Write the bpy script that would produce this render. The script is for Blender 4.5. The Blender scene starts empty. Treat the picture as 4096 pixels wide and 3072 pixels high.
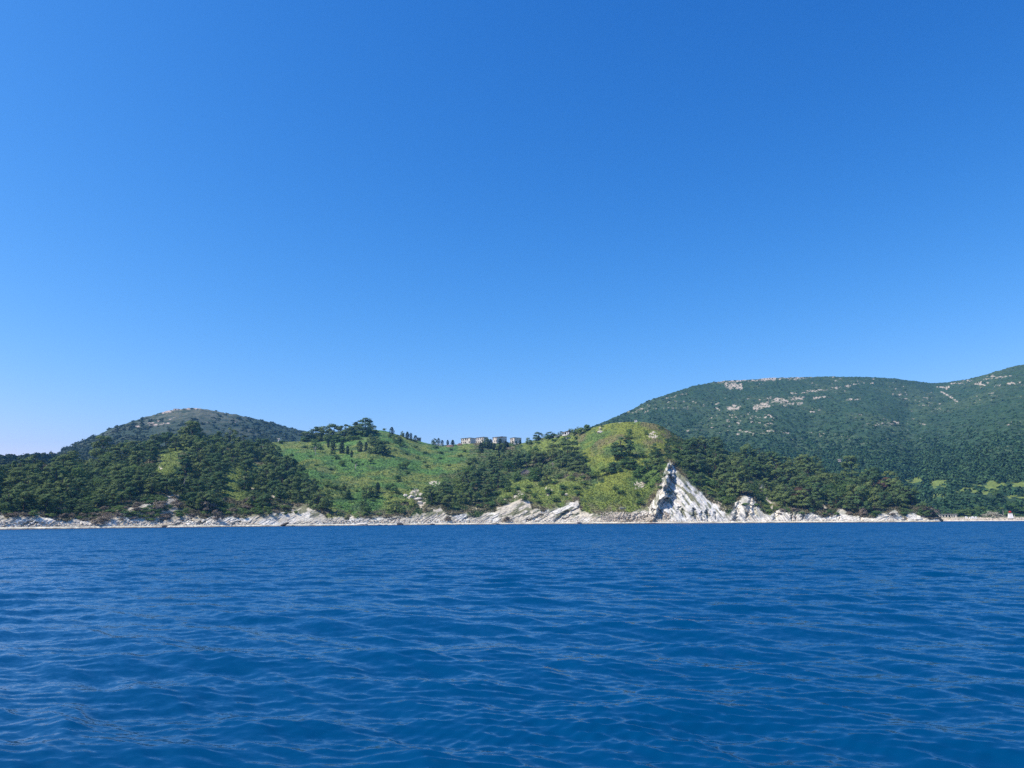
import bpy, math, random
import numpy as np
from mathutils import Matrix, Vector

rng = np.random.default_rng(7)
random.seed(7)
scene = bpy.context.scene
COL = scene.collection
R = math.radians

# ------------------------------------------------------------------ camera
F, CX, CY, HC = 2925.0, 2048.0, 1536.0, 2.5
PITCH, ROLL = R(10.53), R(0.31)
cp, sp, cr, sr = math.cos(PITCH), math.sin(PITCH), math.cos(ROLL), math.sin(ROLL)
fw = np.array([0, cp, sp]); up0 = np.array([0, -sp, cp]); rt0 = np.array([1.0, 0, 0])
RT = cr * rt0 - sr * up0
UP = sr * rt0 + cr * up0

def ray(u, v):
    """photo measurement -> (azimuth, tangent of elevation)"""
    u = np.asarray(u, float); v = np.asarray(v, float)
    d = RT * ((u - CX) / F)[..., None] + UP * ((CY - v) / F)[..., None] + fw
    return np.arctan2(d[..., 0], d[..., 1]), d[..., 2] / np.hypot(d[..., 0], d[..., 1])

def pos(u, v, r):
    a, e = ray(u, v)
    return Vector((float(r * np.sin(a)), float(r * np.cos(a)), float(HC + e * r)))

def proj(x, y, z):
    p = np.stack([x, y, z - HC], -1)
    w = p @ fw
    return CX + F * (p @ RT) / w, CY - F * (p @ UP) / w

cam = bpy.data.cameras.new('camera'); co = bpy.data.objects.new('camera', cam); COL.objects.link(co)
cam.sensor_width = 36; cam.lens = 36 * F / 4096; cam.clip_start = 0.3; cam.clip_end = 8000
M = Matrix.Identity(4)
for i in range(3):
    M[i][0] = RT[i]; M[i][1] = UP[i]; M[i][2] = -fw[i]
M[2][3] = HC
co.matrix_world = M
scene.camera = co

# ------------------------------------------------------------------ light
SAZ, SEL = R(-106), R(54)
world = bpy.data.worlds.new("World"); scene.world = world; world.use_nodes = True
nt = world.node_tree; bg = nt.nodes['Background']
sky = nt.nodes.new('ShaderNodeTexSky'); sky.sky_type = 'NISHITA'; sky.sun_disc = False
sky.sun_elevation = SEL; sky.sun_rotation = SAZ; sky.air_density = 1; sky.dust_density = 0.6; sky.ozone_density = 1
sx = nt.nodes.new('ShaderNodeSeparateColor'); cx_ = nt.nodes.new('ShaderNodeCombineColor')
nt.links.new(sky.outputs[0], sx.inputs[0])
SKYFIT = ((2.42, 4.6), (1.38, 1.70), (0.97, 1.68))
BGS = 0.1
for i, (g, k) in enumerate(SKYFIT):     # the deep, saturated blue of the clear sky, channel by channel
    m0 = nt.nodes.new('ShaderNodeMath'); m0.operation = 'MULTIPLY'; m0.inputs[1].default_value = BGS
    m1 = nt.nodes.new('ShaderNodeMath'); m1.operation = 'POWER'; m1.inputs[1].default_value = g
    m2 = nt.nodes.new('ShaderNodeMath'); m2.operation = 'MULTIPLY'; m2.inputs[1].default_value = k / BGS
    nt.links.new(sx.outputs[i], m0.inputs[0]); nt.links.new(m0.outputs[0], m1.inputs[0]); nt.links.new(m1.outputs[0], m2.inputs[0])
    nt.links.new(m2.outputs[0], cx_.inputs[i])
nt.links.new(cx_.outputs[0], bg.inputs[0]); bg.inputs[1].default_value = BGS
sl = bpy.data.lights.new('sun', 'SUN'); sl.energy = 5.0; sl.angle = R(0.5); sl.color = (1, 0.95, 0.86)
so = bpy.data.objects.new('sun', sl); COL.objects.link(so)
sdir = Vector((math.sin(SAZ) * math.cos(SEL), math.cos(SAZ) * math.cos(SEL), math.sin(SEL)))
so.rotation_euler = sdir.to_track_quat('Z', 'Y').to_euler(); so.location = (0, 0, 50)
scene.view_settings.view_transform = 'Standard'; scene.view_settings.look = 'None'
scene.view_settings.exposure = 0.2; scene.view_settings.gamma = 1
scene.render.engine = 'CYCLES'
cy = scene.cycles
cy.max_bounces = 6; cy.diffuse_bounces = 3; cy.glossy_bounces = 3; cy.transmission_bounces = 3; cy.volume_bounces = 0; cy.transparent_max_bounces = 8
cy.sample_clamp_direct = 12; cy.sample_clamp_indirect = 3
cy.use_denoising = False; cy.denoiser = 'OPENIMAGEDENOISE'; cy.denoising_input_passes = 'RGB_ALBEDO_NORMAL'; cy.denoising_prefilter = 'NONE'

# ------------------------------------------------------------------ noise
def _hash(ix, iy, seed):
    h = (ix.astype(np.int64) * 374761393 + iy.astype(np.int64) * 668265263 + seed * 974634777) & 0xFFFFFFFF
    h = ((h ^ (h >> 13)) * 1274126177) & 0xFFFFFFFF
    h = h ^ (h >> 16)
    return h.astype(np.float64) / 4294967295.0

def vn(x, y, seed=0):
    ix = np.floor(x); iy = np.floor(y)
    fx = x - ix; fy = y - iy
    fx = fx * fx * fx * (fx * (fx * 6 - 15) + 10); fy = fy * fy * fy * (fy * (fy * 6 - 15) + 10)
    a = _hash(ix, iy, seed); b = _hash(ix + 1, iy, seed); c = _hash(ix, iy + 1, seed); d = _hash(ix + 1, iy + 1, seed)
    return a + (b - a) * fx + (c - a) * fy + (a - b - c + d) * fx * fy

def fbm(x, y, seed=0, octv=4, gain=0.5):
    s = 0; a = 1; t = 0
    for o in range(octv):
        s = s + a * vn(x * 2 ** o + o * 17.3, y * 2 ** o - o * 9.1, seed + o); t += a; a *= gain
    return s / t

def ridge(x, y, seed=0, octv=3):
    s = 0; a = 1; t = 0
    for o in range(octv):
        s = s + a * (1 - np.abs(2 * vn(x * 2 ** o + o * 7.7, y * 2 ** o + o * 3.1, seed + o) - 1)); t += a; a *= 0.5
    return s / t

def sstep(a, b, x):
    t = np.clip((x - a) / (b - a), 0, 1)
    return t * t * (3 - 2 * t)

def inpoly(u, v, poly):
    res = np.zeros(np.shape(u), bool); n = len(poly)
    for i in range(n):
        x0, y0 = poly[i]; x1, y1 = poly[(i + 1) % n]
        if y0 == y1: continue
        c = ((y0 > v) != (y1 > v)) & (u < (x1 - x0) * (v - y0) / (y1 - y0) + x0)
        res ^= c
    return res

# ------------------------------------------------------------------ object helpers
def tag(o, label=None, cat=None, group=None, kind=None):
    if label: o['label'] = label
    if cat: o['category'] = cat
    if group: o['group'] = group
    if kind: o['kind'] = kind
    return o

def link(o, parent=None):
    COL.objects.link(o)
    if parent is not None: o.parent = parent
    return o

def mesh_np(name, V, Q, mats=None, col=None, smooth=False, fmat=None):
    """V (n,3), Q (m,k) faces of one size, or a list of such arrays"""
    me = bpy.data.meshes.new(name)
    V = np.asarray(V, np.float32)
    Qs = Q if isinstance(Q, list) else [Q]
    me.vertices.add(len(V)); me.vertices.foreach_set('co', V.ravel())
    loops = np.concatenate([np.asarray(q, np.int32).ravel() for q in Qs])
    tot = np.concatenate([np.full(len(q), np.shape(q)[1], np.int32) for q in Qs])
    start = np.concatenate([[0], np.cumsum(tot)[:-1]]).astype(np.int32)
    me.loops.add(len(loops)); me.loops.foreach_set('vertex_index', loops)
    me.polygons.add(len(tot)); me.polygons.foreach_set('loop_start', start); me.polygons.foreach_set('loop_total', tot)
    if smooth: me.polygons.foreach_set('use_smooth', np.ones(len(tot), bool))
    if fmat is not None: me.polygons.foreach_set('material_index', np.asarray(fmat, np.int32))
    me.update(calc_edges=True)
    if col is not None:
        at = me.color_attributes.new('base', 'FLOAT_COLOR', 'POINT')
        c = np.ones((len(V), 4), np.float32); c[:, :3] = col
        at.data.foreach_set('color', c.ravel())
    for m in (mats or []): me.materials.append(m)
    return me

def obj(name, me, parent=None):
    return link(bpy.data.objects.new(name, me), parent)

def empty(name, loc):
    o = bpy.data.objects.new(name, None); o.location = loc; o.empty_display_size = 0.5
    return link(o)

# ------------------------------------------------------------------ materials
def newmat(name):
    m = bpy.data.materials.new(name); m.use_nodes = True
    n = m.node_tree.nodes; b = n['Principled BSDF']
    b.inputs['Specular IOR Level'].default_value = 0.15; b.inputs['Roughness'].default_value = 0.85
    return m, m.node_tree, b

def noise_var(nt, src, scale, lo, hi, detail=4):
    """multiply a colour by a band of noise"""
    g = nt.nodes.new('ShaderNodeNewGeometry')
    t = nt.nodes.new('ShaderNodeTexNoise'); t.inputs['Scale'].default_value = scale; t.inputs['Detail'].default_value = detail
    nt.links.new(g.outputs['Position'], t.inputs['Vector'])
    mr = nt.nodes.new('ShaderNodeMapRange'); mr.inputs[1].default_value = 0.3; mr.inputs[2].default_value = 0.7
    mr.inputs[3].default_value = lo; mr.inputs[4].default_value = hi
    nt.links.new(t.outputs[0], mr.inputs[0])
    mx = nt.nodes.new('ShaderNodeVectorMath'); mx.operation = 'SCALE'
    nt.links.new(src, mx.inputs[0]); nt.links.new(mr.outputs[0], mx.inputs['Scale'])
    return mx.outputs[0]

def mat_attr(name, scale=0.9, lo=0.75, hi=1.25, transl=0):
    m, t, b = newmat(name)
    a = t.nodes.new('ShaderNodeAttribute'); a.attribute_name = 'base'
    c = noise_var(t, a.outputs['Color'], scale, lo, hi)
    t.links.new(c, b.inputs['Base Color'])
    if transl: add_transl(t, b, c, transl)
    return m

def add_transl(t, b, c, k):
    tr = t.nodes.new('ShaderNodeBsdfTranslucent'); t.links.new(c, tr.inputs[0])
    mx = t.nodes.new('ShaderNodeMixShader'); mx.inputs[0].default_value = k
    out = t.nodes['Material Output']
    t.links.new(b.outputs[0], mx.inputs[1]); t.links.new(tr.outputs[0], mx.inputs[2]); t.links.new(mx.outputs[0], out.inputs[0])

def mat_leaf(name, c1, c2, transl=0.2):
    """foliage: two greens, one chosen per object, clumps varied by noise"""
    m, t, b = newmat(name)
    oi = t.nodes.new('ShaderNodeObjectInfo')
    mx = t.nodes.new('ShaderNodeMix'); mx.data_type = 'RGBA'
    mx.inputs[6].default_value = (*c1, 1); mx.inputs[7].default_value = (*c2, 1)
    t.links.new(oi.outputs['Random'], mx.inputs[0])
    c = noise_var(t, mx.outputs[2], 0.55, 0.7, 1.35, 3)
    t.links.new(c, b.inputs['Base Color'])
    add_transl(t, b, c, transl)
    return m

def mat_plain(name, c, scale=1.5, lo=0.8, hi=1.15, rough=0.85, bump=0.0):
    m, t, b = newmat(name)
    rgb = t.nodes.new('ShaderNodeRGB'); rgb.outputs[0].default_value = (*c, 1)
    t.links.new(noise_var(t, rgb.outputs[0], scale, lo, hi), b.inputs['Base Color'])
    b.inputs['Roughness'].default_value = rough
    return m

M_GROUND = mat_attr('headland_ground', 0.9, 0.72, 1.28)
M_HILL = mat_attr('hill_ground', 0.35, 0.7, 1.3)
M_TUFT = mat_attr('leafy_cover', 0.5, 0.75, 1.25, 0.2)
M_PINE = mat_leaf('pine_needles', (0.064, 0.124, 0.044), (0.140, 0.190, 0.058), 0.18)
M_BROAD = mat_leaf('broad_leaves', (0.072, 0.145, 0.040), (0.135, 0.200, 0.050), 0.25)
M_CYP = mat_leaf('cypress_needles', (0.020, 0.042, 0.022), (0.030, 0.055, 0.026), 0.08)
M_RUST = mat_leaf('browned_needles', (0.10, 0.065, 0.04), (0.12, 0.08, 0.045), 0.15)
M_DRY = mat_leaf('dry_twigs', (0.15, 0.13, 0.095), (0.19, 0.155, 0.11), 0.1)
M_BARK = mat_plain('bark', (0.085, 0.066, 0.052))
M_DEAD = mat_plain('bleached_wood', (0.42, 0.38, 0.33))
M_ROCK = mat_plain('pale_limestone', (0.60, 0.55, 0.46), 0.8, 0.75, 1.2)
M_DROCK = mat_plain('dark_wet_rock', (0.07, 0.065, 0.06), 0.8, 0.6, 1.3)
M_PLASTER = mat_plain('weathered_plaster', (0.68, 0.63, 0.53), 0.5, 0.78, 1.1)
M_WHITE = mat_plain('white_paint', (0.80, 0.78, 0.74), 0.8, 0.9, 1.05)
M_CONC = mat_plain('aged_concrete', (0.34, 0.32, 0.28), 0.6, 0.7, 1.2)
M_ROOFC = mat_plain('roof_felt', (0.12, 0.12, 0.12), 0.5, 0.8, 1.2)
M_SHADE = mat_plain('interior_shade', (0.02, 0.02, 0.02))  # near-black colour painted in for the shade inside openings
M_RED = mat_plain('red_paint', (0.42, 0.04, 0.03), 1.0, 0.85, 1.1, 0.5)
M_COBBLE = mat_plain('tan_cobbles', (0.50, 0.44, 0.34), 0.7, 0.55, 1.35)
M_TERRA = mat_plain('rusty_rubble', (0.22, 0.15, 0.11), 0.8, 0.7, 1.2)
M_WOOD = mat_plain('grey_boards', (0.24, 0.21, 0.18), 1.2, 0.6, 1.3)
M_BLOOM = mat_leaf('pale_blossom', (0.30, 0.30, 0.22), (0.34, 0.32, 0.24), 0.2)
# ------------------------------------------------------------------ terrain
def line(pts):
    """pts (u,v,r) or (u,v) -> interpolators over azimuth of tangent elevation (and distance)"""
    p = np.array(pts, float)
    a, e = ray(p[:, 0], p[:, 1])
    o = np.argsort(a)
    return a[o], e[o], (p[o, 2] if p.shape[1] > 2 else None)

def at(ln, a, k=1):
    return np.interp(a, ln[0], ln[k])

def blur(Z, s):
    n = int(3 * s); k = np.exp(-0.5 * (np.arange(-n, n + 1) / s) ** 2); k /= k.sum()
    P = np.pad(Z, ((n, n),) + ((0, 0),) * (Z.ndim - 1), mode='edge')
    out = np.zeros_like(Z)
    for i, w in enumerate(k): out += w * P[i:i + len(Z)]
    return out

class Grid:
    """a sheet of terrain: columns run away from the sea, rows climb the slope"""
    def __init__(s, X, Y, Z): s.X, s.Y, s.Z = X, Y, Z
    def prep(s, az, lo, hi):
        s.az = az; s.lo = lo; s.hi = hi
        s.U, s.V = proj(s.X, s.Y, s.Z)
        # sight line: running minimum so that hidden dips are skipped
    def place(s, u, v):
        a = float(ray(u, v)[0])
        i = int(np.clip(np.searchsorted(s.az, a), 1, len(s.az) - 1))
        col = s.V[i, s.lo:s.hi]
        k = int(np.argmax(col <= v)) if (col <= v).any() else len(col) - 1
        k += s.lo
        return float(s.X[i, k]), float(s.Y[i, k]), float(s.Z[i, k])

def quads(nc, nr):
    i = np.arange(nc - 1)[:, None] * nr + np.arange(nr - 1)[None, :]
    return np.stack([i, i + nr, i + nr + 1, i + 1], -1).reshape(-1, 4)

def slope_r(r1, rR, x, p=1.0):
    x = np.clip(x, 0, 1) ** p
    return r1 / (1 - x * (1 - r1 / rR))

def segdist(u, v, u0, v0, u1, v1):
    dx, dy = u1 - u0, v1 - v0
    t = np.clip(((u - u0) * dx + (v - v0) * dy) / (dx * dx + dy * dy + 1e-9), 0, 1)
    return np.hypot(u - u0 - t * dx, v - v0 - t * dy)

def ell(u, v, cu, cv, su, sv):
    return np.exp(-((u - cu) / su) ** 2 - ((v - cv) / sv) ** 2)

# ---- the headland: shore, white cliffs, grassy bowl, wooded spurs
H_SHORE = line([(-700, 2118, 310), (0, 2112, 330), (1100, 2102, 380), (1500, 2096, 405), (2000, 2093, 430), (2500, 2090, 440),
                (2620, 2090, 436), (2700, 2089, 440), (3000, 2088, 455), (3300, 2087, 470), (3600, 2086, 490), (3810, 2085, 512)])
H_RIDGE = line([(-700, 1858, 500), (0, 1858, 520), (230, 1853, 560), (450, 1832, 590), (560, 1812, 600), (700, 1772, 610), (850, 1770, 630),
                (1000, 1778, 680), (1100, 1768, 720), (1210, 1765, 740), (1300, 1757, 745), (1400, 1737, 745), (1450, 1724, 745), (1500, 1719, 745),
                (1540, 1723, 745), (1600, 1742, 745), (1660, 1760, 748), (1720, 1776, 752), (1780, 1781, 755), (1850, 1776, 760), (1950, 1769, 762),
                (2020, 1772, 760), (2090, 1773, 752), (2150, 1758, 730), (2200, 1744, 705), (2300, 1727, 670), (2380, 1708, 640), (2450, 1692, 625),
                (2500, 1688, 620), (2560, 1687, 618), (2620, 1695, 618), (2660, 1712, 620), (2700, 1738, 625), (2750, 1768, 635), (2800, 1788, 640),
                (2850, 1793, 642), (2950, 1815, 645), (3060, 1852, 645), (3200, 1874, 640), (3322, 1890, 630), (3500, 1924, 610), (3600, 1968, 580),
                (3700, 2025, 545), (3745, 2070, 522), (3810, 2080, 516)])
H_CLIFF = line([(-700, 2070), (0, 2070), (36, 2075), (108, 2055), (152, 2057), (188, 2072), (231, 2080), (289, 2080), (361, 2080), (416, 2055),
                (470, 2035), (542, 2028), (600, 2012), (636, 2000), (672, 1992), (695, 1996), (712, 2040), (766, 2065), (824, 2075), (860, 2060), (907, 2070),
                (961, 2074), (1016, 2060), (1070, 2045), (1124, 2050), (1164, 2055), (1186, 2030), (1222, 2012), (1269, 2045), (1308, 2072),
                (1345, 2078), (1388, 2075), (1402, 2056), (1424, 2074), (1464, 2070), (1507, 2072), (1561, 2069), (1616, 2062), (1670, 2060),
                (1706, 2050), (1764, 2037), (1786, 2053), (1815, 2057), (1854, 2050), (1908, 2066), (1952, 2045), (1981, 2040), (2053, 2010),
                (2075, 2000), (2118, 2010), (2130, 2043), (2161, 2040), (2198, 2040), (2234, 2032), (2288, 2005), (2315, 2003), (2324, 2042), (2378, 2050),
                (2415, 2064), (2451, 2050), (2500, 2054), (2560, 2042), (2598, 2030), (2608, 2010), (2625, 1981), (2636, 1945), (2647, 1915),
                (2655, 1885), (2666, 1862), (2678, 1840), (2688, 1862), (2703, 1877), (2729, 1903), (2756, 1930), (2808, 1968), (2834, 1998), (2870, 2028), (2906, 2058),
                (2924, 2052), (2942, 2015), (2963, 1990), (2984, 1976), (3022, 2000), (3050, 2050), (3081, 2062), (3103, 2040), (3119, 2035),
                (3153, 2050), (3195, 2054), (3216, 2050), (3250, 2045), (3292, 2064), (3339, 2064), (3351, 2040), (3381, 2036), (3398, 2064),
                (3444, 2065), (3500, 2064), (3513, 2050), (3549, 2064), (3581, 2040), (3599, 2054), (3617, 2068), (3653, 2055), (3671, 2046),
                (3698, 2064), (3721, 2076), (3810, 2082)])
H_BLOBS = [  # (u, v, su, sv, metres: minus = bulges to the sea, plus = gully)
    (120, 1960, 150, 90, -10), (330, 1960, 70, 110, 9), (560, 1930, 120, 100, -12), (740, 1900, 60, 110, 8), (900, 1880, 130, 100, -16), (1190, 1960, 60, 90, 12),
    (1450, 1900, 190, 90, 16), (1440, 1765, 70, 35, -10), (1700, 1860, 60, 70, 10), (1860, 1880, 90, 90, -8), (2000, 1870, 60, 70, 9), (2230, 1900, 90, 70, -9),
    (2350, 1830, 45, 90, 7), (2480, 1890, 90, 130, -14), (2590, 1990, 40, 60, 6), (2850, 1900, 55, 70, 13), (3010, 1960, 60, 80, -7), (3080, 1980, 45, 80, 9),
    (3230, 1960, 80, 80, -8), (3400, 1980, 60, 70, 8), (3560, 2000, 60, 60, -6)]
ROCKPATCH = [  # bare patches higher on the slope (u, v, su, sv)
    (2075, 1985, 16, 22), (2192, 1962, 14, 16), (2559, 1937, 20, 20), (2612, 1740, 16, 12), (2790, 1842, 12, 22), (2852, 1893, 22, 5),
    (3048, 1955, 9, 14), (3066, 1985, 9, 18), (3085, 2012, 12, 18), (3280, 2005, 12, 12), (3296, 2024, 10, 14), (1740, 1934, 18, 8), (1690, 2012, 16, 20), (1745, 2042, 22, 10),
    (1662, 1975, 22, 12), (1235, 2022, 24, 26), (1190, 2045, 20, 16), (870, 2000, 22, 12), (640, 1872, 10, 6), (880, 1865, 14, 6), (690, 1990, 22, 16), (560, 2040, 26, 18), (470, 2050, 30, 14),
    (2870, 2020, 22, 22), (2895, 2040, 16, 16), (2330, 1722, 10, 4), (2400, 1716, 9, 6), (2480, 1690, 8, 5), (2620, 1745, 8, 8), (1100, 1985, 14, 6), (1160, 2030, 30, 10), (1020, 1957, 20, 5),
    (2020, 2000, 12, 6), (1900, 2035, 14, 8), (2260, 1975, 10, 5)]
CLEFTS = [(2955, 2012, 2938, 2084, 9, 4), (2612, 2042, 2622, 2074, 8, 4), (2640, 2046, 2650, 2072, 8, 4), (2664, 2056, 2672, 2076, 7, 3), (2720, 2030, 2740, 2070, 8, 3.5), (2772, 2040, 2786, 2076, 9, 4), (2808, 2050, 2812, 2080, 6, 3), (2832, 2045, 2836, 2080, 7, 3),
          (2860, 2052, 2864, 2076, 7, 3.5), (3002, 1990, 2990, 2070, 8, 4), (3022, 2008, 3014, 2058, 8, 3.5), (3104, 2035, 3098, 2075, 7, 3.5), (3166, 2028, 3168, 2080, 6, 3.5), (3180, 2048, 3184, 2080, 5, 3), (3215, 2054, 3208, 2076, 6, 3), (3356, 2044, 3350, 2078, 5, 2.5), (3444, 2066, 3442, 2080, 5, 3),
          (3600, 2056, 3622, 2080, 8, 3.5), (3660, 2050, 3700, 2078, 7, 3), (2222, 2080, 2270, 2048, 9, 3.5), (2108, 2085, 2170, 2060, 5, 3),
          (2290, 2043, 2317, 2028, 6, 3), (2255, 2076, 2290, 2056, 4, 2), (85, 2105, 135, 2084, 4, 2.5), (110, 2106, 150, 2090, 3, 2), (690, 2102, 765, 2076, 4, 2.5), (702, 2104, 772, 2082, 3, 2), (795, 2098, 822, 2084, 5, 3), (640, 2085, 680, 2070, 6, 3), (925, 2098, 960, 2082, 3, 2), (1850, 2080, 1880, 2068, 4, 2), (1395, 2078, 1415, 2062, 4, 2), (1560, 2080, 1600, 2074, 3, 2)]
Z_BOWL = [(1040, 1755), (1220, 1735), (1400, 1700), (1560, 1690), (1790, 1770), (1900, 1770), (1880, 1850), (1790, 1890), (1700, 1970), (1640, 2020), (1560, 2062), (1330, 2070), (1300, 2005), (1200, 1895), (1100, 1825)]
Z_YELLOW = [(2310, 1725), (2480, 1670), (2640, 1680), (2690, 1770), (2650, 1900), (2610, 2045), (2450, 2080), (2330, 2060), (2300, 1960), (2420, 1925), (2360, 1880), (2310, 1780)]
Z_CLEAR = [[(612, 1890), (632, 1815), (690, 1795), (738, 1850), (726, 1910), (660, 1916)], [(690, 1795), (715, 1770), (745, 1775), (740, 1800)],
           [(880, 1890), (960, 1862), (982, 1890), (946, 1990), (932, 2010), (884, 1990)], [(985, 1865), (1000, 1850), (1060, 1865), (1070, 1890), (990, 1890)],
           [(2790, 1905), (2830, 1895), (2880, 1935), (2880, 1970), (2800, 1960)], [(3055, 2010), (3075, 1990), (3105, 2030), (3090, 2066), (3060, 2060)],
           [(930, 1970), (1000, 1960), (990, 2000), (950, 2000)], [(2000, 1950), (2090, 1915), (2345, 1903), (2345, 1950), (2320, 2000), (2240, 2020), (2120, 2025), (2010, 2005)],
           [(2085, 1785), (2150, 1765), (2330, 1728), (2345, 1795), (2200, 1818), (2100, 1808)]]

def build_headland():
    a0, a1 = float(ray(-620, 2080)[0]), float(ray(3806, 2080)[0])
    NC = 1850
    az = np.linspace(a0, a1, NC)
    r0 = at(H_SHORE, az, 2); eR = at(H_RIDGE, az); rR = at(H_RIDGE, az, 2); e1 = at(H_CLIFF, az)
    eR = blur(eR, 4)
    wob = 3.0 * (fbm(az * 160, az * 0, 3, 4) - 0.5) * 2
    r0 = r0 + wob
    rb = r0 + 2 + 9 * fbm(az * 60, az * 0 + 5, 5, 3) ** 1.6; zb = 0.9
    eb = (zb - HC) / rb
    e1 = np.maximum(e1, eb + 0.002); eR = np.maximum(eR, e1 + 0.0006)
    run = 1.15 + 1.1 * sstep(float(ray(1250, 2060)[0]), float(ray(900, 2060)[0]), az) - 0.35 * sstep(float(ray(2450, 2060)[0]), float(ray(2640, 2060)[0]), az)
    r1 = (rb + 1.5) / (1 - run * e1)
    rR = np.maximum(rR, r1 + 2)
    NE = 520
    E = np.linspace(-0.012, 0.145, NE)
    x = (E[None, :] - e1[:, None]) / (eR - e1)[:, None]
    t = np.clip((E[None, :] - eb[:, None]) / (e1 - eb)[:, None], 0, 1)
    Rg = np.where(x < 0, rb[:, None] + (r1 - rb)[:, None] * t, slope_r(r1[:, None], rR[:, None], x))
    Rg = blur(Rg, 22)
    nC, nD, nE_ = 120, 430, 26
    s = np.concatenate([np.linspace(0, 1, nC, endpoint=False) * 1.0, 1 + np.linspace(0, 1, nD)])
    el = np.where(s[None, :] < 1, eb[:, None] + (e1 - eb)[:, None] * s[None, :], e1[:, None] + (eR - e1)[:, None] * np.clip(s[None, :] - 1, 0, 1))
    idx = (el - E[0]) / (E[1] - E[0]); i0 = np.clip(idx.astype(int), 0, NE - 2); f = idx - i0
    ci = np.arange(NC)[:, None]
    r = Rg[ci, i0] * (1 - f) + Rg[ci, i0 + 1] * f
    A = np.repeat(az[:, None], len(s), 1)
    X = r * np.sin(A); Y = r * np.cos(A); Z = HC + el * r
    U, V = proj(X, Y, Z)
    sw = np.clip(np.sin(np.pi * np.clip((V - proj(X[:, -1:], Y[:, -1:], Z[:, -1:])[1]) / 200.0, 0, 0.5)), 0, 1)
    low = sstep(0, 25, (V[:, :1] - V))
    for (bu, bv, su, sv, m) in H_BLOBS: r = r + m * ell(U, V, bu, bv, su, sv) * sw * low
    # crest of the white cliff: the rock face right of it steps back
    n1 = fbm(U / 20, V / 22, 11, 4) - 0.5
    crest = np.interp(V, [1790, 1830, 1850, 1880, 1905, 1930, 1960, 1990, 2010, 2035, 2060, 2100], [2700, 2698, 2688, 2676, 2676, 2660, 2652, 2653, 2640, 2622, 2612, 2604]) + 50 * n1
    dU = U - crest
    vwin = sstep(1842, 1868, V) * (1 - sstep(2075, 2092, V))
    dep = np.interp(V, [1840, 1880, 1930, 1990, 2050, 2090], [9, 12, 13, 12, 7, 2])
    r = r + dep * (0.8 + 0.5 * fbm(U / 16, V / 16, 13, 3)) * sstep(-3, 22, dU) * np.exp(-np.clip(dU - 24, 0, None) / 85.0) * vwin
    r = r + 2.5 * ell(U, V, 2560, 1990, 60, 60) - 3.5 * np.exp(-(dU / 22) ** 2) * vwin
    # rock relief
    nv = fbm(U / 34, V / 20, 21, 4) - 0.5
    v1 = proj(r1 * np.sin(az), r1 * np.cos(az), HC + e1 * r1)[1][:, None]
    rock = sstep(-5, 5, V - v1 + nv * 26)
    pn = fbm(U / 7, V / 4.5, 23, 4)
    rock0 = rock
    for (pu, pv, su, sv) in ROCKPATCH:
        rock = np.maximum(rock, sstep(0.30, 0.55, ell(U, V, pu, pv, su * 1.2, sv * 1.2) * (2.8 * pn - 0.72)))
    a_m = A * 440; h_m = Z
    def strata(t, L1, L2, seed):
        ct, st = math.cos(t), math.sin(t)
        wx = 2.2 * (fbm(a_m / 9, h_m / 9, seed + 50, 3) - 0.5)
        p = (a_m * ct + h_m * st) / L1; q = (-a_m * st + h_m * ct + wx) / L2
        return fbm(p, q, seed, 3, 0.55), ridge(p * 0.7, q * 0.6, seed + 9, 2)
    sA, rA = strata(R(27), 5.5, 0.8, 31)
    ctB, stB = math.cos(R(-52)), math.sin(R(-52))
    pB = a_m * ctB + h_m * stB + 3 * (fbm(a_m / 12, h_m / 12, 45, 3) - 0.5); qB = -a_m * stB + h_m * ctB + 3.5 * (fbm(a_m / 14, h_m / 14, 47, 3) - 0.5)
    sB = fbm(pB / 34, qB / 3.0, 41, 3, 0.55); rB = ridge(pB / 13, qB / 1.2, 49, 2)
    wB = sstep(2590, 2640, U) * (1 - 0.55 * sstep(3120, 3250, U))
    st_ = sA * (1 - wB) + sB * wB; rd_ = rA * (1 - wB) + rB * wB
    # upright notches cut into the foot of the cliffs
    notch = sstep(0.60, 0.80, fbm(a_m / 4.2, h_m / 14, 61, 3)) * sstep(2090, 2062, V) * sstep(1995, 2045, V) * (0.15 + 0.85 * sstep(2600, 2660, U))
    coarse = fbm(a_m / 16, h_m / 9, 71, 3) - 0.5
    big = 0.5 + 0.5 * np.clip((V[:, :1] - V) / 30, 0, 1)
    relief = 0.17 + 0.45 * wB
    calm = 1 - 0.8 * sstep(1925, 1850, V) * ((U > 2600) & (U < 2740))
    r = r - rock * big * ((2.4 - 0.3 * wB) * relief * (st_ - 0.5) * 2 + (1.3 - 0.6 * wB) * relief * (rd_ - 0.5) * 2 + (1.4 - 1.1 * wB) * coarse - (1.1 - 0.5 * wB) * notch) * calm
    jg = fbm(U / 10, V / 8, 361, 3) - 0.5; jh = fbm(U / 10, V / 8, 371, 3) - 0.5; jw = fbm(U / 14, V / 10, 381, 3)
    ctA, stA, ctB, stB = math.cos(R(27)), math.sin(R(27)), math.cos(R(-56)), math.sin(R(-56))
    for (u0, v0, u1, v1_, w_, dp) in CLEFTS:      # crevices and undercut beds
        d = segdist(U + 22 * jg, V + 14 * jh, u0, v0, u1, v1_) / (0.55 + 1.1 * jw)
        r = r + rock * 0.7 * dp * (1 - sstep(0.35 * w_, w_, d))
    # sharp cracks along the beds and across them
    crA = sstep(0.86, 0.97, 1 - np.abs(2 * fbm((a_m * ctA + h_m * stA) / 7, (-a_m * stA + h_m * ctA) / 1.6, 331, 3) - 1))
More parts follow.
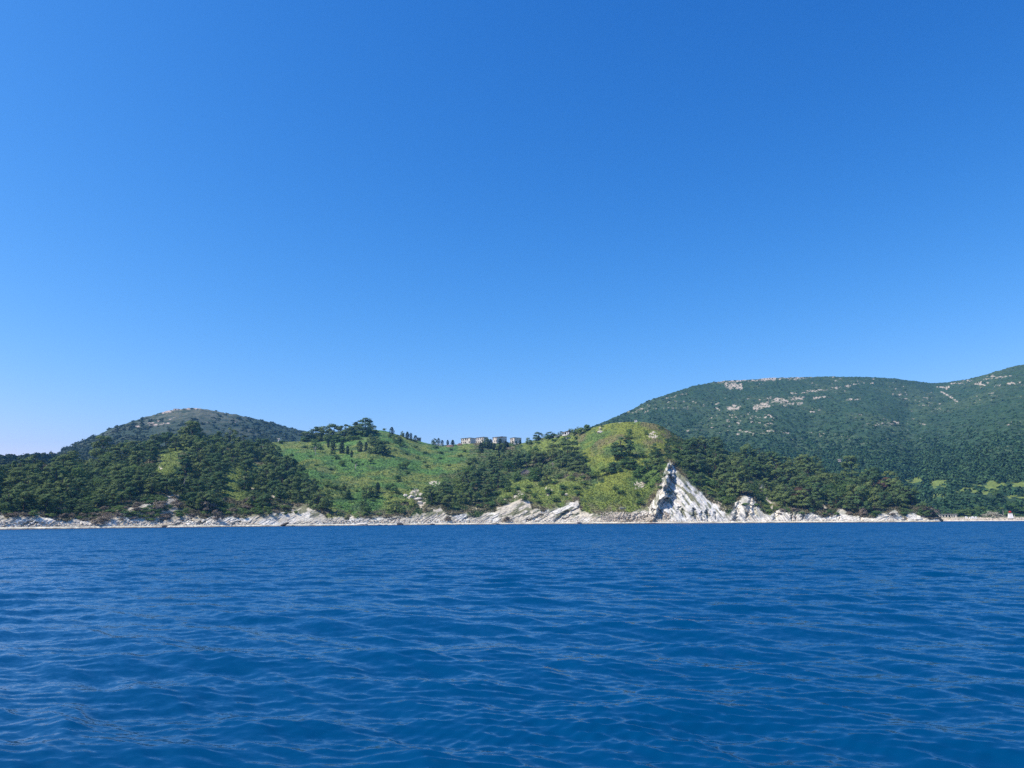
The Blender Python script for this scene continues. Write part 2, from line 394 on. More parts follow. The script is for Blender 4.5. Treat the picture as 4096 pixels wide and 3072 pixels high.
    crB = sstep(0.86, 0.97, 1 - np.abs(2 * fbm((a_m * ctB + h_m * stB) / 12, (-a_m * stB + h_m * ctB) / 1.2, 341, 3) - 1))
    crC = sstep(0.90, 0.98, 1 - np.abs(2 * fbm(a_m / 3.0, h_m / 6.0, 351, 3) - 1))
    crack = (crA * (1 - wB) + crB * wB) * 0.9 + crC * (0.5 - 0.25 * wB)
    r = r + rock * crack * (0.40 + 0.25 * wB) * calm
    # rubble shore west of the cliff
    rub = sstep(2440, 2500, U) * (1 - sstep(2640, 2700, U)) * sstep(2042, 2062, V)
    cob = fbm(a_m / 0.9, h_m / 0.7, 81, 2)
    r = r - rub * 1.5 * (cob - 0.5) * 2
    X = r * np.sin(A); Y = r * np.cos(A); Z = HC + el * r
    # zones (albedo)
    wu = U + 60 * (fbm(U / 30, V / 16, 91, 4) - 0.5) * 2; wv = V + 30 * (fbm(U / 30, V / 16, 95, 4) - 0.5) * 2
    bowl = inpoly(wu, wv, Z_BOWL).astype(float); yel = inpoly(wu, wv, Z_YELLOW).astype(float)
    clr = np.zeros_like(U)
    for p in Z_CLEAR: clr = np.maximum(clr, inpoly(wu, wv, p))
    m1 = fbm(X / 22, Y / 30, 101, 4); m2 = fbm(X / 5, Y / 8, 111, 4); m3 = fbm(X / 1.6, Y / 2.4, 121, 2)
    def mix(c, d, w): return c * (1 - w[..., None]) + np.asarray(d) * w[..., None]
    c = np.zeros(U.shape + (3,)) + np.array((0.062, 0.105, 0.030))
    c = mix(c, (0.115, 0.140, 0.048), sstep(0.45, 0.65, m2))
    c = mix(c, (0.17, 0.135, 0.085), sstep(0.60, 0.74, m1) * 0.7)
    g = np.zeros(U.shape + (3,)) + np.array((0.088, 0.180, 0.040))
    g = mix(g, (0.160, 0.195, 0.045), sstep(0.42, 0.64, m1))
    g = mix(g, (0.048, 0.100, 0.032), sstep(0.52, 0.66, m2) * 0.75)
    g = mix(g, (0.150, 0.170, 0.060), sstep(0.64, 0.76, fbm(X / 14, Y / 20, 131, 3)) * 0.5)
    g = mix(g, (0.045, 0.085, 0.028), sstep(0.62, 0.74, fbm(U / 22, V / 3.2, 135, 3)) * 0.6)
    c = mix(c, 0, bowl) + g * bowl[..., None]
    y = np.zeros(U.shape + (3,)) + np.array((0.165, 0.195, 0.034))
    y = mix(y, (0.095, 0.155, 0.034), sstep(0.46, 0.62, m1) * (1 - 0.65 * sstep(1925, 1965, V)))
    y = mix(y, (0.150, 0.130, 0.060), sstep(0.50, 0.64, fbm(X / 14, Y / 20, 141, 3)) * sstep(1880, 1760, V) * 0.8)
    y = mix(y, (0.060, 0.095, 0.030), sstep(0.56, 0.72, m2) * 0.6)
    c = mix(c, 0, yel) + y * yel[..., None]
    k = np.maximum(clr * (1 - yel), 0)
    c = mix(c, (0.160, 0.205, 0.042), k * (0.6 + 0.4 * sstep(0.3, 0.6, m2)))
    # dry scrub just above the rock
    edge = sstep(-46, -6, V - v1 + nv * 40) * (1 - rock)
    c = mix(c, (0.165, 0.140, 0.085), edge * sstep(0.36, 0.60, m2) * 0.85)
    rk = np.zeros(U.shape + (3,)) + np.array((0.74, 0.70, 0.58))
    rk = mix(rk, (0.57, 0.57, 0.53), sstep(-4, 20, dU) * sstep(2600, 2660, U) * (1 - sstep(2890, 2930, U)) * 0.85)
    rk = mix(rk, (0.46, 0.40, 0.275), sstep(0.40, 0.60, fbm(a_m / 10, h_m / 5, 151, 4)) * (1 - 0.75 * sstep(2600, 2700, U)) * (0.75 + 0.25 * sstep(1300, 1000, U)))
    rk = mix(rk, (0.36, 0.34, 0.29), sstep(0.52, 0.68, st_) * (0.55 - 0.2 * wB)); rk = mix(rk, (0.40, 0.40, 0.37), sstep(0.62, 0.85, rd_) * wB * 0.6)
    rk = mix(rk, (0.30, 0.28, 0.24), crack * 0.55)
    rk = mix(rk, (0.50, 0.43, 0.32), np.clip(rock - rock0, 0, 1) * 0.85)
    # scrub rooted on the ledges
    scr = sstep(0.51 - 0.04 * sstep(1300, 1100, U) - 0.04 * sstep(2640, 2700, U) * (1 - sstep(2880, 2930, U)), 0.61, fbm((a_m * (ctA * (1 - wB) + ctB * wB) + h_m * (stA * (1 - wB) + stB * wB)) / 5, (-a_m * (stA * (1 - wB) + stB * wB) + h_m * (ctA * (1 - wB) + ctB * wB)) / 1.5, 161, 4)) * sstep(2078, 2058, V) * (1 - 0.5 * sstep(2900, 2950, U))
    rk = mix(rk, (0.115, 0.125, 0.055), scr * 0.85)
    rk = mix(rk, (0.76, 0.71, 0.60), sstep(2070, 2084, V + 30 * nv) * sstep(2.5, 0.4, np.abs(Z - 0.9)) * 0.6 * sstep(0.35, 0.6, fbm(U / 30, V / 6, 399, 3)))
    c = mix(c, 0, rock) + rk * rock[..., None]
    # wrack and wet stone at the water
    c = mix(c, (0.20, 0.17, 0.13), sstep(0.55, 0.3, Z) * 0.75)
    # leafy relief
    lump = (0.35 + 0.75 * np.clip(1 - np.maximum(bowl, np.maximum(yel, clr)), 0, 1))
    veg = 1 - rock
    Z = Z + veg * (lump * 1.5 * (fbm(X / 4.2, Y / 5.5, 171, 2) - 0.5) + 0.75 * (m3 - 0.5) + 0.55 * (vn(X / 0.8, Y / 1.1, 181) - 0.5)) * low * (1 - 0.6 * sstep(1.93, 2.0, s)[None, :])
    Z = Z + bowl * low * 1.1 * (ridge(U / 60 + 0.4 * nv, V / 6.5, 195, 2) - 0.5) * (1 - sstep(1.9, 2.0, s)[None, :])      # old terrace lines
    # skirt, beach, backside
    nA, nB = 4, 6
    Zs, Rs = [], []
    for dr, z in ((-40, -6), (-14, -2.2), (-4, -0.5), (0, 0.05)): Rs.append(r0 + dr); Zs.append(np.full(NC, z))
    for q in np.linspace(0, 1, nB + 1)[1:-1]:
        Rs.append(r0 * (1 - q) + r[:, 0] * q); Zs.append(0.05 + (Z[:, 0] - 0.05) * q ** 0.8 + 0.25 * (fbm(az * 700, az * 0 + q * 9, 191, 2) - 0.5))
    Rf = np.stack(Rs, 1); Zf = np.stack(Zs, 1)
    q = np.linspace(0, 1, nE_)[1:]
    rb_ = r[:, -1:] + 3 + 260 * q ** 1.5
    zb_ = Z[:, -1:] - 0.30 * (rb_ - r[:, -1:]) * (0.3 + 0.7 * q)
    Rall = np.concatenate([Rf, r, rb_], 1); Zall = np.concatenate([Zf, Z, np.maximum(zb_, -6)], 1)
    drop = sstep(float(ray(3752, 2080)[0]), float(ray(3800, 2080)[0]), az)
    Zall = Zall - 9 * drop[:, None]
    Aall = np.repeat(az[:, None], Rall.shape[1], 1)
    beach = np.zeros((NC, Rf.shape[1], 3)) + np.array((0.60, 0.57, 0.44)) * (0.5 + 0.9 * fbm(az * 90, az * 0 + 3, 195, 5))[:, None, None]
    beach = mix(beach, (0.15, 0.13, 0.10), sstep(0.55, 0.25, Zf + 0.35 * (fbm(az * 420, az * 0, 197, 3)[:, None] - 0.5)))
    back = np.repeat(c[:, -1:], nE_ - 1, 1)
    C = np.concatenate([beach, c, back], 1)
    X = Rall * np.sin(Aall); Y = Rall * np.cos(Aall)
    g = Grid(X, Y, Zall); g.prep(az, Rf.shape[1], Rf.shape[1] + len(s))
    g.C = C; g.rock = np.concatenate([np.ones((NC, Rf.shape[1])), rock, np.zeros((NC, nE_ - 1))], 1)
    g.grass = np.concatenate([np.zeros((NC, Rf.shape[1])), np.maximum(np.maximum(bowl, yel), clr), np.zeros((NC, nE_ - 1))], 1)
    V_ = np.stack([X, Y, Zall], -1).reshape(-1, 3)
    me = mesh_np('headland_terrain', V_, quads(*X.shape), [M_GROUND], C.reshape(-1, 3))
    tag(obj('headland_terrain', me), 'green and wooded headland with white limestone cliffs rising from the sea', kind='structure')
    return g
H = build_headland()

# ---- the mountain on the right and its low shore
M_SHORE = line([(2100, 2080, 690), (3680, 2078, 690), (3745, 2082, 612), (3810, 2081.5, 604), (3950, 2080.5, 606), (4100, 2079.5, 612), (4800, 2076, 630)])
M_FLAT = line([(2100, 2070, 760), (3680, 2066, 760), (3750, 2066, 640), (3900, 2066, 650), (4100, 2064, 665), (4800, 2060, 690)])
M_RIDGE = line([(2000, 1890, 1000), (2200, 1800, 1060), (2300, 1740, 1120), (2350, 1716, 1150), (2400, 1693, 1180), (2436, 1678, 1200), (2472, 1662, 1230), (2527, 1639, 1270), (2566, 1617, 1300), (2588, 1604, 1310),
                (2635, 1588, 1350), (2678, 1575, 1380), (2711, 1564, 1400), (2747, 1552, 1430), (2777, 1542, 1450), (2851, 1529, 1500), (2900, 1523, 1520),
                (3005, 1518, 1560), (3111, 1511, 1590), (3216, 1508, 1610), (3280, 1507, 1620), (3394, 1506, 1650), (3500, 1509, 1690), (3581, 1514, 1730), (3626, 1520, 1760),
                (3671, 1525, 1790), (3698, 1530, 1800), (3734, 1533, 1810), (3784, 1530, 1800), (3820, 1524, 1780), (3865, 1518, 1740), (3897, 1510, 1710),
                (3942, 1498, 1670), (3987, 1484, 1640), (4033, 1470, 1610), (4069, 1462, 1590), (4100, 1458, 1580), (4800, 1420, 1500)])
M_ROCKS = [  # pale outcrops: (u0,v0,u1,v1,half thickness,strength)
    (2545, 1648, 2560, 1633, 5, .9), (2560, 1634, 2625, 1636, 4, .7), (2655, 1632, 2760, 1632, 3, .6), (2580, 1648, 2590, 1645, 5, .9), (2665, 1592, 2700, 1588, 3, .8), (2700, 1582, 2750, 1574, 3, .7), (2520, 1655, 2560, 1640, 3, .8), (2470, 1668, 2530, 1645, 3, .6),
    (2860, 1618, 2875, 1612, 5, .8), (2865, 1632, 2880, 1634, 5, .8), (2870, 1600, 2900, 1592, 4, .6), (2915, 1634, 2950, 1632, 9, 1.2), (2935, 1622, 2940, 1622, 8, 1.2),
    (2910, 1540, 2960, 1545, 13, 1.5), (2900, 1524, 3005, 1521, 5, 1.2), (3005, 1521, 3120, 1516, 3, 1.1), (3040, 1536, 3060, 1535, 4, .8), (3025, 1630, 3070, 1618, 12, 1.5), (3095, 1600, 3145, 1602, 9, 1.3), (3120, 1606, 3140, 1615, 9, 1.4),
    (3162, 1594, 3215, 1590, 9, 1.0), (3155, 1615, 3205, 1613, 7, .9), (3165, 1575, 3235, 1570, 5, .8), (3229, 1566, 3322, 1558, 6, .8), (3322, 1556, 3400, 1542, 6, .8), (3400, 1538, 3495, 1533, 4, .8),
    (3255, 1592, 3322, 1587, 6, .8), (3385, 1600, 3440, 1597, 5, .9), (3056, 1595, 3098, 1587, 6, .8), (2910, 1640, 2960, 1625, 8, .9), (3260, 1640, 3280, 1642, 4, .7), (3200, 1636, 3215, 1636, 4, .8), (3240, 1648, 3260, 1646, 4, .8),
    (2940, 1660, 2970, 1725, 12, .62), (2995, 1660, 3010, 1690, 12, .62), (3010, 1665, 3100, 1665, 12, .66), (3060, 1700, 3090, 1690, 14, .7), (2975, 1725, 3060, 1735, 10, .68), (3065, 1725, 3150, 1730, 10, .72), (2945, 1735, 2960, 1735, 9, .8), (3100, 1690, 3120, 1690, 8, .6),
    (3748, 1549, 3795, 1550, 5, 1.1), (3795, 1547, 3785, 1556, 6, 1.0), (3761, 1566, 3790, 1580, 3, 1.4), (3785, 1577, 3828, 1606, 3.5, 1.5), (3572, 1578, 3626, 1578, 6, .8), (3590, 1574, 3610, 1580, 6, .9),
    (3805, 1535, 3850, 1532, 4, .8), (3860, 1528, 3890, 1522, 4, .8), (3901, 1538, 3925, 1530, 6, .9), (3920, 1540, 3940, 1540, 5, 1.0), (3925, 1522, 3985, 1510, 4, .8), (3985, 1512, 4046, 1502, 4, .9), (4033, 1534, 4080, 1530, 6, .9), (4080, 1540, 4096, 1540, 5, .8),
    (3975, 1545, 4000, 1540, 6, .8), (3400, 1596, 3440, 1600, 4, .8), (3400, 1536, 3480, 1534, 3, .8), (3430, 1524, 3450, 1526, 4, .8), (3490, 1516, 3510, 1518, 3, .7), (3500, 1700, 3590, 1695, 14, .66), (3560, 1690, 3590, 1688, 8, .8), (3430, 1690, 3440, 1690, 8, .7),
    (3230, 1686, 3240, 1690, 5, .7), (3320, 1655, 3325, 1650, 5, .6), (3120, 1770, 3135, 1772, 4, .6), (3850, 1945, 3860, 1948, 5, .5), (3320, 1782, 3335, 1785, 4, .6), (4050, 1620, 4060, 1618, 4, .6)]
M_GREEN = [[(3716, 1925), (3790, 1915), (3795, 1945), (3720, 1950)], [(3807, 1960), (3900, 1935), (3990, 1950), (3985, 1975), (3815, 1972)], [(3940, 1925), (4020, 1915), (4030, 1960), (3960, 1960)],
           [(3725, 1975), (3795, 1970), (3795, 1992), (3730, 1992)], [(4030, 1925), (4200, 1930), (4200, 1945), (4060, 1950)], [(3600, 1912), (3690, 1905), (3710, 1935), (3640, 1930)], [(4000, 1975), (4200, 1970), (4200, 1990), (4010, 1990)],
           [(4050, 2042), (4300, 2046), (4300, 2070), (4040, 2066)], [(3840, 2052), (3900, 2050), (3900, 2066), (3845, 2068)]]

def build_mountain():
    a0, a1 = float(ray(2080, 2070)[0]), float(ray(4720, 2070)[0])
    NC = 1120; az = np.linspace(a0, a1, NC)
    r0 = at(M_SHORE, az, 2) + 2.5 * (fbm(az * 200, az * 0, 203, 4) - 0.5); rF = at(M_FLAT, az, 2); eF = at(M_FLAT, az); eR = blur(at(M_RIDGE, az), 2); rR = at(M_RIDGE, az, 2)
    rF = blur(rF, 8)
    nr = 430
    x = np.linspace(0, 1, nr)
    el = eF[:, None] + (eR - eF)[:, None] * x
    A = np.repeat(az[:, None], nr, 1)
    r = slope_r(rF[:, None], rR[:, None], np.repeat(x[None], NC, 0), 0.93)
    X = r * np.sin(A); Y = r * np.cos(A); Z = HC + el * r
    U, V = proj(X, Y, Z)
    sw = np.sin(np.pi * x)[None, :]
    for (bu, bv, su, sv, m) in [(3740, 1720, 90, 190, 70), (3480, 1750, 110, 180, -45), (3250, 1700, 70, 120, 25), (3050, 1650, 130, 120, -35), (2800, 1650, 60, 80, 25), (2640, 1650, 90, 70, -20), (4000, 1700, 130, 170, -40), (3900, 1900, 60, 60, 15), (3600, 1850, 90, 80, -15)]:
        r = r + m * ell(U, V, bu, bv, su, sv) * sw
    r = r + sw * 24 * (fbm(A * 26, el * 60, 211, 4) - 0.5) * np.clip((V[:, :1] - V) / 120, 0, 1)
    X = r * np.sin(A); Y = r * np.cos(A); Z = HC + el * r
    m1 = fbm(X / 60, Y / 90, 221, 4); m2 = fbm(X / 12, Y / 18, 231, 5); m4 = vn(X / 3.5, Y / 6, 235)
    def mix(c, d, w): return c * (1 - w[..., None]) + np.asarray(d) * w[..., None]
    c = np.zeros(U.shape + (3,)) + np.array((0.032, 0.068, 0.027))
    c = mix(c, (0.052, 0.086, 0.033), sstep(0.45, 0.65, m1))
    c = mix(c, (0.032, 0.055, 0.026), sstep(0.52, 0.68, m2) * 0.7)
    wu = U + 16 * (fbm(U / 20, V / 8, 241, 4) - 0.5) * 2; wv = V + 9 * (fbm(U / 20, V / 8, 245, 4) - 0.5) * 2
    c = mix(c, (0.060, 0.100, 0.046), sstep(0.62, 0.85, m4) * 0.6 * sstep(1900, 1750, V)); c = mix(c, (0.022, 0.046, 0.022), sstep(0.40, 0.18, m4) * 0.7)
    for p in M_GREEN: c = mix(c, (0.155, 0.200, 0.044), inpoly(wu, wv, p) * (0.55 + 0.45 * m2))
    rock = np.zeros_like(U)
    pn = 0.5 * fbm(U / 12, V / 4, 251, 3) + 0.5 * fbm(U / 4.5, V / 1.9, 255, 2)
    for (u0, v0, u1, v1, th, k) in M_ROCKS:
        d = segdist(U, V, u0, v0, u1, v1)
        rock = np.maximum(rock, sstep(0.40, 0.62, 0.74 * k * np.exp(-(d / (1.15 * th)) ** 2) * (3.4 * pn - 1.05)))
    gen = sstep(0.75, 0.80, fbm(U / 16, V / 5, 261, 4)) * sstep(1850, 1700, V) * sstep(0.5, 0.6, m1) * 0.8
    rock = np.maximum(rock, gen)
    c = mix(c, (0.43, 0.37, 0.28), rock)
    cres = sstep(11, 2, V - V[:, -1:] + 16 * (fbm(U / 40, V / 40, 295, 3) - 0.5)) * sstep(2850, 2900, U) * (1 - sstep(3180, 3270, U)) * sstep(0.45, 0.58, pn)
    c = mix(c, (0.40, 0.34, 0.27), cres)
    Z = Z + (2.2 * (fbm(X / 9, Y / 12, 271, 3) - 0.5) + 1.4 * (vn(X / 3, Y / 4, 281) - 0.5)) * np.clip(x * 8, 0, 1)[None, :] * (1 - rock) + rock * 2.0 * (fbm(U / 5, V / 2.5, 291, 3) - 0.5)
    shore_r = [r0 - 30, r0 - 6, r0, r0 + 3, r0 + 7, r0 + 13]
    shore_z = [np.full(NC, z) for z in (-5, -1, 0.05)] + [0.9 + 0.7 * (fbm(az * 900, az * 0 + i, 301 + i, 3) - 0.4) for i in range(2)] + [1.5 + 0.5 * (fbm(az * 700, az * 0, 305, 3) - 0.4)]
    for q in np.linspace(0, 1, 8)[1:-1]:
        shore_r.append((r0 + 13) * (1 - q) + rF * q); shore_z.append(1.6 * (1 - q) + Z[:, 0] * q + 0.5 * (fbm(az * 500, az * 0 + q * 7, 311, 3) - 0.5))
    Rs = np.stack(shore_r, 1); Zs = np.stack(shore_z, 1)
    q = np.linspace(0, 1, 14)[1:]
    Rb = r[:, -1:] + 4 + 380 * q; Zb = Z[:, -1:] - 0.28 * 380 * q ** 1.4
    Ra = np.concatenate([Rs, r, Rb], 1); Za = np.concatenate([Zs, Z, Zb], 1); Aa = np.repeat(az[:, None], Ra.shape[1], 1)
    cs = np.zeros((NC, Rs.shape[1], 3)) + np.array((0.55, 0.49, 0.38)); cs[:, :2] = (0.2, 0.17, 0.13); cs[:, 7:] = (0.10, 0.12, 0.05)
    C = np.concatenate([cs, c, np.repeat(c[:, -1:], 13, 1)], 1)
    X = Ra * np.sin(Aa); Y = Ra * np.cos(Aa)
    g = Grid(X, Y, Za); g.prep(az, 2, Rs.shape[1] + nr); g.C = C
    g.rock = np.concatenate([np.ones((NC, Rs.shape[1])), np.maximum(rock, cres), np.zeros((NC, 13))], 1)
    me = mesh_np('mountain', np.stack([X, Y, Za], -1).reshape(-1, 3), quads(*X.shape), [M_HILL], C.reshape(-1, 3))
    tag(obj('mountain', me), 'long scrub covered mountain with pale rock outcrops behind the headland', kind='structure')
    return g
MT = build_mountain()

# ---- the far rounded hill on the left
L_BASE = line([(-800, 1900, 690), (2200, 1900, 800)])
L_RIDGE = line([(-800, 1835, 760), (-300, 1828, 760), (0, 1822, 760), (65, 1826, 770), (108, 1818, 780), (155, 1813, 800), (192, 1817, 840), (217, 1814, 900), (224, 1815, 1000), (253, 1799, 1150), (325, 1765, 1240),
                (398, 1738, 1290), (434, 1719, 1310), (488, 1699, 1330), (560, 1676, 1350), (615, 1659, 1370), (669, 1643, 1390), (716, 1636, 1400), (752, 1632, 1400), (802, 1633, 1400),
                (853, 1642, 1400), (889, 1650, 1400), (943, 1659, 1400), (980, 1667, 1400), (1016, 1673, 1400), (1052, 1684, 1400), (1088, 1691, 1400), (1142, 1707, 1400),
                (1186, 1718, 1400), (1215, 1723, 1400), (1300, 1740, 1400), (1450, 1768, 1400), (1700, 1795, 1400), (2200, 1850, 1400)])
def build_far_hill():
    a0, a1 = float(ray(-760, 1850)[0]), float(ray(2150, 1850)[0])
    NC = 900; az = np.linspace(a0, a1, NC); nr = 200
    rB = at(L_BASE, az, 2); eB = at(L_BASE, az); eR = at(L_RIDGE, az); rR = at(L_RIDGE, az, 2)
    rB = np.minimum(rB, rR - 30)
    x = np.linspace(0, 1, nr); el = eB[:, None] + (eR - eB)[:, None] * x; A = np.repeat(az[:, None], nr, 1)
    r = slope_r(rB[:, None], rR[:, None], np.repeat(x[None], NC, 0), 0.95)
    sw = np.sin(np.pi * x)[None, :]
    r = r + sw * 40 * (fbm(A * 22, el * 60, 411, 4) - 0.5) * sstep(900, 1200, rR)[:, None]
    X = r * np.sin(A); Y = r * np.cos(A); Z = HC + el * r
    U, V = proj(X, Y, Z)
    m1 = fbm(X / 50, Y / 80, 421, 4); m2 = fbm(X / 11, Y / 16, 431, 4)
    def mix(c, d, w): return c * (1 - w[..., None]) + np.asarray(d) * w[..., None]
    c = np.zeros(U.shape + (3,)) + np.array((0.034, 0.056, 0.030))
    c = mix(c, (0.060, 0.074, 0.042), sstep(0.45, 0.62, m1))
    top = sstep(1740, 1650, V) * sstep(500, 640, U) * (1 - sstep(900, 1080, U))
    c = mix(c, (0.125, 0.130, 0.085), top * sstep(0.38, 0.58, m2) * 0.7)
    rock = np.zeros_like(U); pn = 0.5 * fbm(U / 12, V / 4, 451, 3) + 0.5 * fbm(U / 4.5, V / 1.9, 455, 2)
    for (u0, v0, u1, v1, th, k) in [(655, 1650, 700, 1637, 6, 1.2), (690, 1638, 730, 1636, 5, 1.2), (730, 1637, 800, 1634, 4, .9), (560, 1697, 620, 1690, 5, .9), (520, 1712, 560, 1705, 6, .8), (600, 1702, 690, 1690, 5, .8), (610, 1690, 640, 1684, 4, .9), (800, 1690, 870, 1690, 6, .6), (670, 1680, 700, 1670, 5, .7), (940, 1690, 960, 1695, 4, .6), (880, 1712, 930, 1716, 5, .65), (960, 1726, 1000, 1726, 4, .55)]:
        d = segdist(U, V, u0, v0, u1, v1); rock = np.maximum(rock, sstep(0.40, 0.62, 0.74 * k * np.exp(-(d / (1.15 * th)) ** 2) * (3.4 * pn - 1.05)))
    c = mix(c, (0.45, 0.36, 0.29), rock)
    near = sstep(950, 800, rR)[:, None] * np.ones_like(U)
    c = mix(c, (0.090, 0.120, 0.045), near * sstep(0.35, 0.6, m2))
    Z = Z + (2.4 * (fbm(X / 9, Y / 12, 471, 3) - 0.5) + 1.3 * (vn(X / 3, Y / 4, 481) - 0.5)) * (1 - rock) * (1 - 0.7 * near)
    q = np.linspace(0, 1, 12)[1:]
    Rb = r[:, -1:] + 4 + 300 * q; Zb = Z[:, -1:] - 0.3 * 300 * q ** 1.4
    Ra = np.concatenate([r[:, :1] - 60, r, Rb], 1); Za = np.concatenate([Z[:, :1] - 40, Z, Zb], 1); Aa = np.repeat(az[:, None], Ra.shape[1], 1)
    C = np.concatenate([c[:, :1], c, np.repeat(c[:, -1:], 11, 1)], 1)
    X = Ra * np.sin(Aa); Y = Ra * np.cos(Aa)
    g = Grid(X, Y, Za); g.prep(az, 1, 1 + nr); g.C = C; g.rock = np.concatenate([np.zeros((NC, 1)), rock, np.zeros((NC, 11))], 1)
    me = mesh_np('far_hill', np.stack([X, Y, Za], -1).reshape(-1, 3), quads(*X.shape), [M_HILL], C.reshape(-1, 3))
    tag(obj('far_hill', me), 'rounded bluish scrub hill with a bare rocky top beyond the pine wood', kind='structure')
    return g
LH = build_far_hill()
# ------------------------------------------------------------------ sea
def build_sea():
    fine = np.linspace(R(-39), R(39), 1500)
    az = np.concatenate([np.linspace(R(-88), R(-39), 60)[:-1], fine, np.linspace(R(39), R(88), 60)[1:]])
    rr = [2.2]
    while rr[-1] < 640: rr.append(rr[-1] + min(max(0.005 * rr[-1], 0.028), 0.55))
    while rr[-1] < 3800: rr.append(rr[-1] * 1.15)
    rr = np.array(rr); step = np.gradient(rr)
    A, Rr = np.meshgrid(az, rr, indexing='ij')
    X = (Rr * np.sin(A)); Y = (Rr * np.cos(A)); del A
    Z = np.zeros_like(X); DX = np.zeros_like(X); DY = np.zeros_like(X)
    wr = np.random.default_rng(11)
    NW = 104
    lam = np.exp(np.linspace(math.log(0.10), math.log(7.0), NW) + wr.normal(0, 0.04, NW))
    gust = 0.35 + 1.3 * fbm(X / 3.5, Y / 5.0, 480, 3)          # catspaws: patches of ruffled and of smooth water
    main = R(-104)          # the sea runs roughly towards the boat, a little across
    for i, L in enumerate(lam):
        spread = 0.42 + 0.2 * math.exp(-((L - 1.2) / 1.2) ** 2)
        th = main + wr.normal(0, spread)
        kx, ky = math.cos(th), math.sin(th); k = 2 * math.pi / L
        sl = SEA_SLOPE * (0.36 if L > 2.8 else 1.0 if L > 0.8 else 1.15 if L > .35 else 1.8) * math.sqrt(2.0 / NW) * wr.uniform(0.7, 1.3)
        amp = sl / k
        fade = np.clip((L / np.maximum(step, 0.02) - 2.2) / 2.5, 0, 1)
        n = int((fade > 0).sum()) if fade[-1] == 0 else len(rr)
        nz = np.nonzero(fade > 0)[0]; n = nz[-1] + 1 if len(nz) else 0
        if not n: continue
        ph = k * (kx * X[:, :n] + ky * Y[:, :n]) + wr.uniform(0, 6.283)
        # wave groups: each train swells and dies away over several wavelengths
        grp = 0.15 + 1.7 * vn(X[:, :n] / (L * 3.2) + 31 * i, Y[:, :n] / (L * 2.2), 500 + i) ** 1.4 if L > 0.3 else gust[:, :n]
        a = amp * fade[:n] * grp
        Z[:, :n] += a * np.cos(ph)
        s_ = -0.8 * a * np.sin(ph)
        DX[:, :n] += s_ * kx; DY[:, :n] += s_ * ky
    V = np.stack([X + DX, Y + DY, Z], -1).reshape(-1, 3)
    m, t, b = newmat('sea_water')
    g = t.nodes.new('ShaderNodeNewGeometry')
    b.inputs['Base Color'].default_value = (0.0, 0.042, 0.118, 1)
    b.inputs['IOR'].default_value = 1.333; b.inputs['Specular IOR Level'].default_value = 0.38
    # unresolved ripples: smooth close by, rougher over the open water
    ln = t.nodes.new('ShaderNodeVectorMath'); ln.operation = 'LENGTH'; t.links.new(g.outputs['Position'], ln.inputs[0])
    mr = t.nodes.new('ShaderNodeMapRange'); mr.inputs[1].default_value = 15; mr.inputs[2].default_value = 260; mr.inputs[3].default_value = 0.05; mr.inputs[4].default_value = 0.16
    t.links.new(ln.outputs['Value'], mr.inputs[0]); t.links.new(mr.outputs[0], b.inputs['Roughness'])
    # small wavelets: slopes too fine for the sheet, stronger over the open water
    def slopes(scale, sx_, rot):
        mp = t.nodes.new('ShaderNodeMapping'); mp.inputs['Scale'].default_value = (sx_, 1, 1); mp.inputs['Rotation'].default_value = (0, 0, R(rot))
        t.links.new(g.outputs['Position'], mp.inputs[0])
        nz = t.nodes.new('ShaderNodeTexNoise'); nz.inputs['Scale'].default_value = scale; nz.inputs['Detail'].default_value = 3; nz.inputs['Roughness'].default_value = 0.6; nz.inputs['Distortion'].default_value = 0.4
        t.links.new(mp.outputs[0], nz.inputs['Vector'])
        sb = t.nodes.new('ShaderNodeVectorMath'); sb.operation = 'SUBTRACT'; sb.inputs[1].default_value = (0.5, 0.5, 0.5)
        t.links.new(nz.outputs['Color'], sb.inputs[0]); return sb.outputs[0]
    def ramp(a, b_, lo, hi):
        q = t.nodes.new('ShaderNodeMapRange'); q.inputs[1].default_value = a; q.inputs[2].default_value = b_; q.inputs[3].default_value = lo; q.inputs[4].default_value = hi
        t.links.new(ln.outputs['Value'], q.inputs[0]); return q.outputs[0]
    def scaled(vec, k):
        q = t.nodes.new('ShaderNodeVectorMath'); q.operation = 'SCALE'; t.links.new(vec, q.inputs[0]); t.links.new(k, q.inputs['Scale']); return q.outputs[0]
    def added(a, b_):
        q = t.nodes.new('ShaderNodeVectorMath'); q.operation = 'ADD'; t.links.new(a, q.inputs[0]); t.links.new(b_, q.inputs[1]); return q.outputs[0]
    v1 = scaled(slopes(22.0, 0.45, 12), ramp(6, 30, 0.34, 0.40)); v2 = scaled(slopes(5.5, 0.42, -8), ramp(8, 50, 0.10, 0.75)); v3 = scaled(slopes(1.2, 0.40, 6), ramp(60, 240, 0.0, 0.55))
    fl = t.nodes.new('ShaderNodeVectorMath'); fl.operation = 'MULTIPLY'; fl.inputs[1].default_value = (1, 1, 0)
    t.links.new(added(added(v1, v2), v3), fl.inputs[0])
    nm = t.nodes.new('ShaderNodeVectorMath'); nm.operation = 'NORMALIZE'; cn = t.nodes.new('ShaderNodeCombineXYZ'); cn.inputs[0].default_value = 0.0
    t.links.new(ramp(8, 120, -0.05, -0.17), cn.inputs[1])      # normals leaned boatwards like steep fronts, to cut hill reflections
    t.links.new(added(added(g.outputs['Normal'], fl.outputs[0]), cn.outputs[0]), nm.inputs[0])
    t.links.new(nm.outputs[0], b.inputs['Normal'])
    me = mesh_np('sea', V, quads(*X.shape), [m], smooth=True)
    tag(obj('sea', me), 'deep blue open sea ruffled by small wind waves', kind='structure')
SEA_SLOPE = 0.20
build_sea()

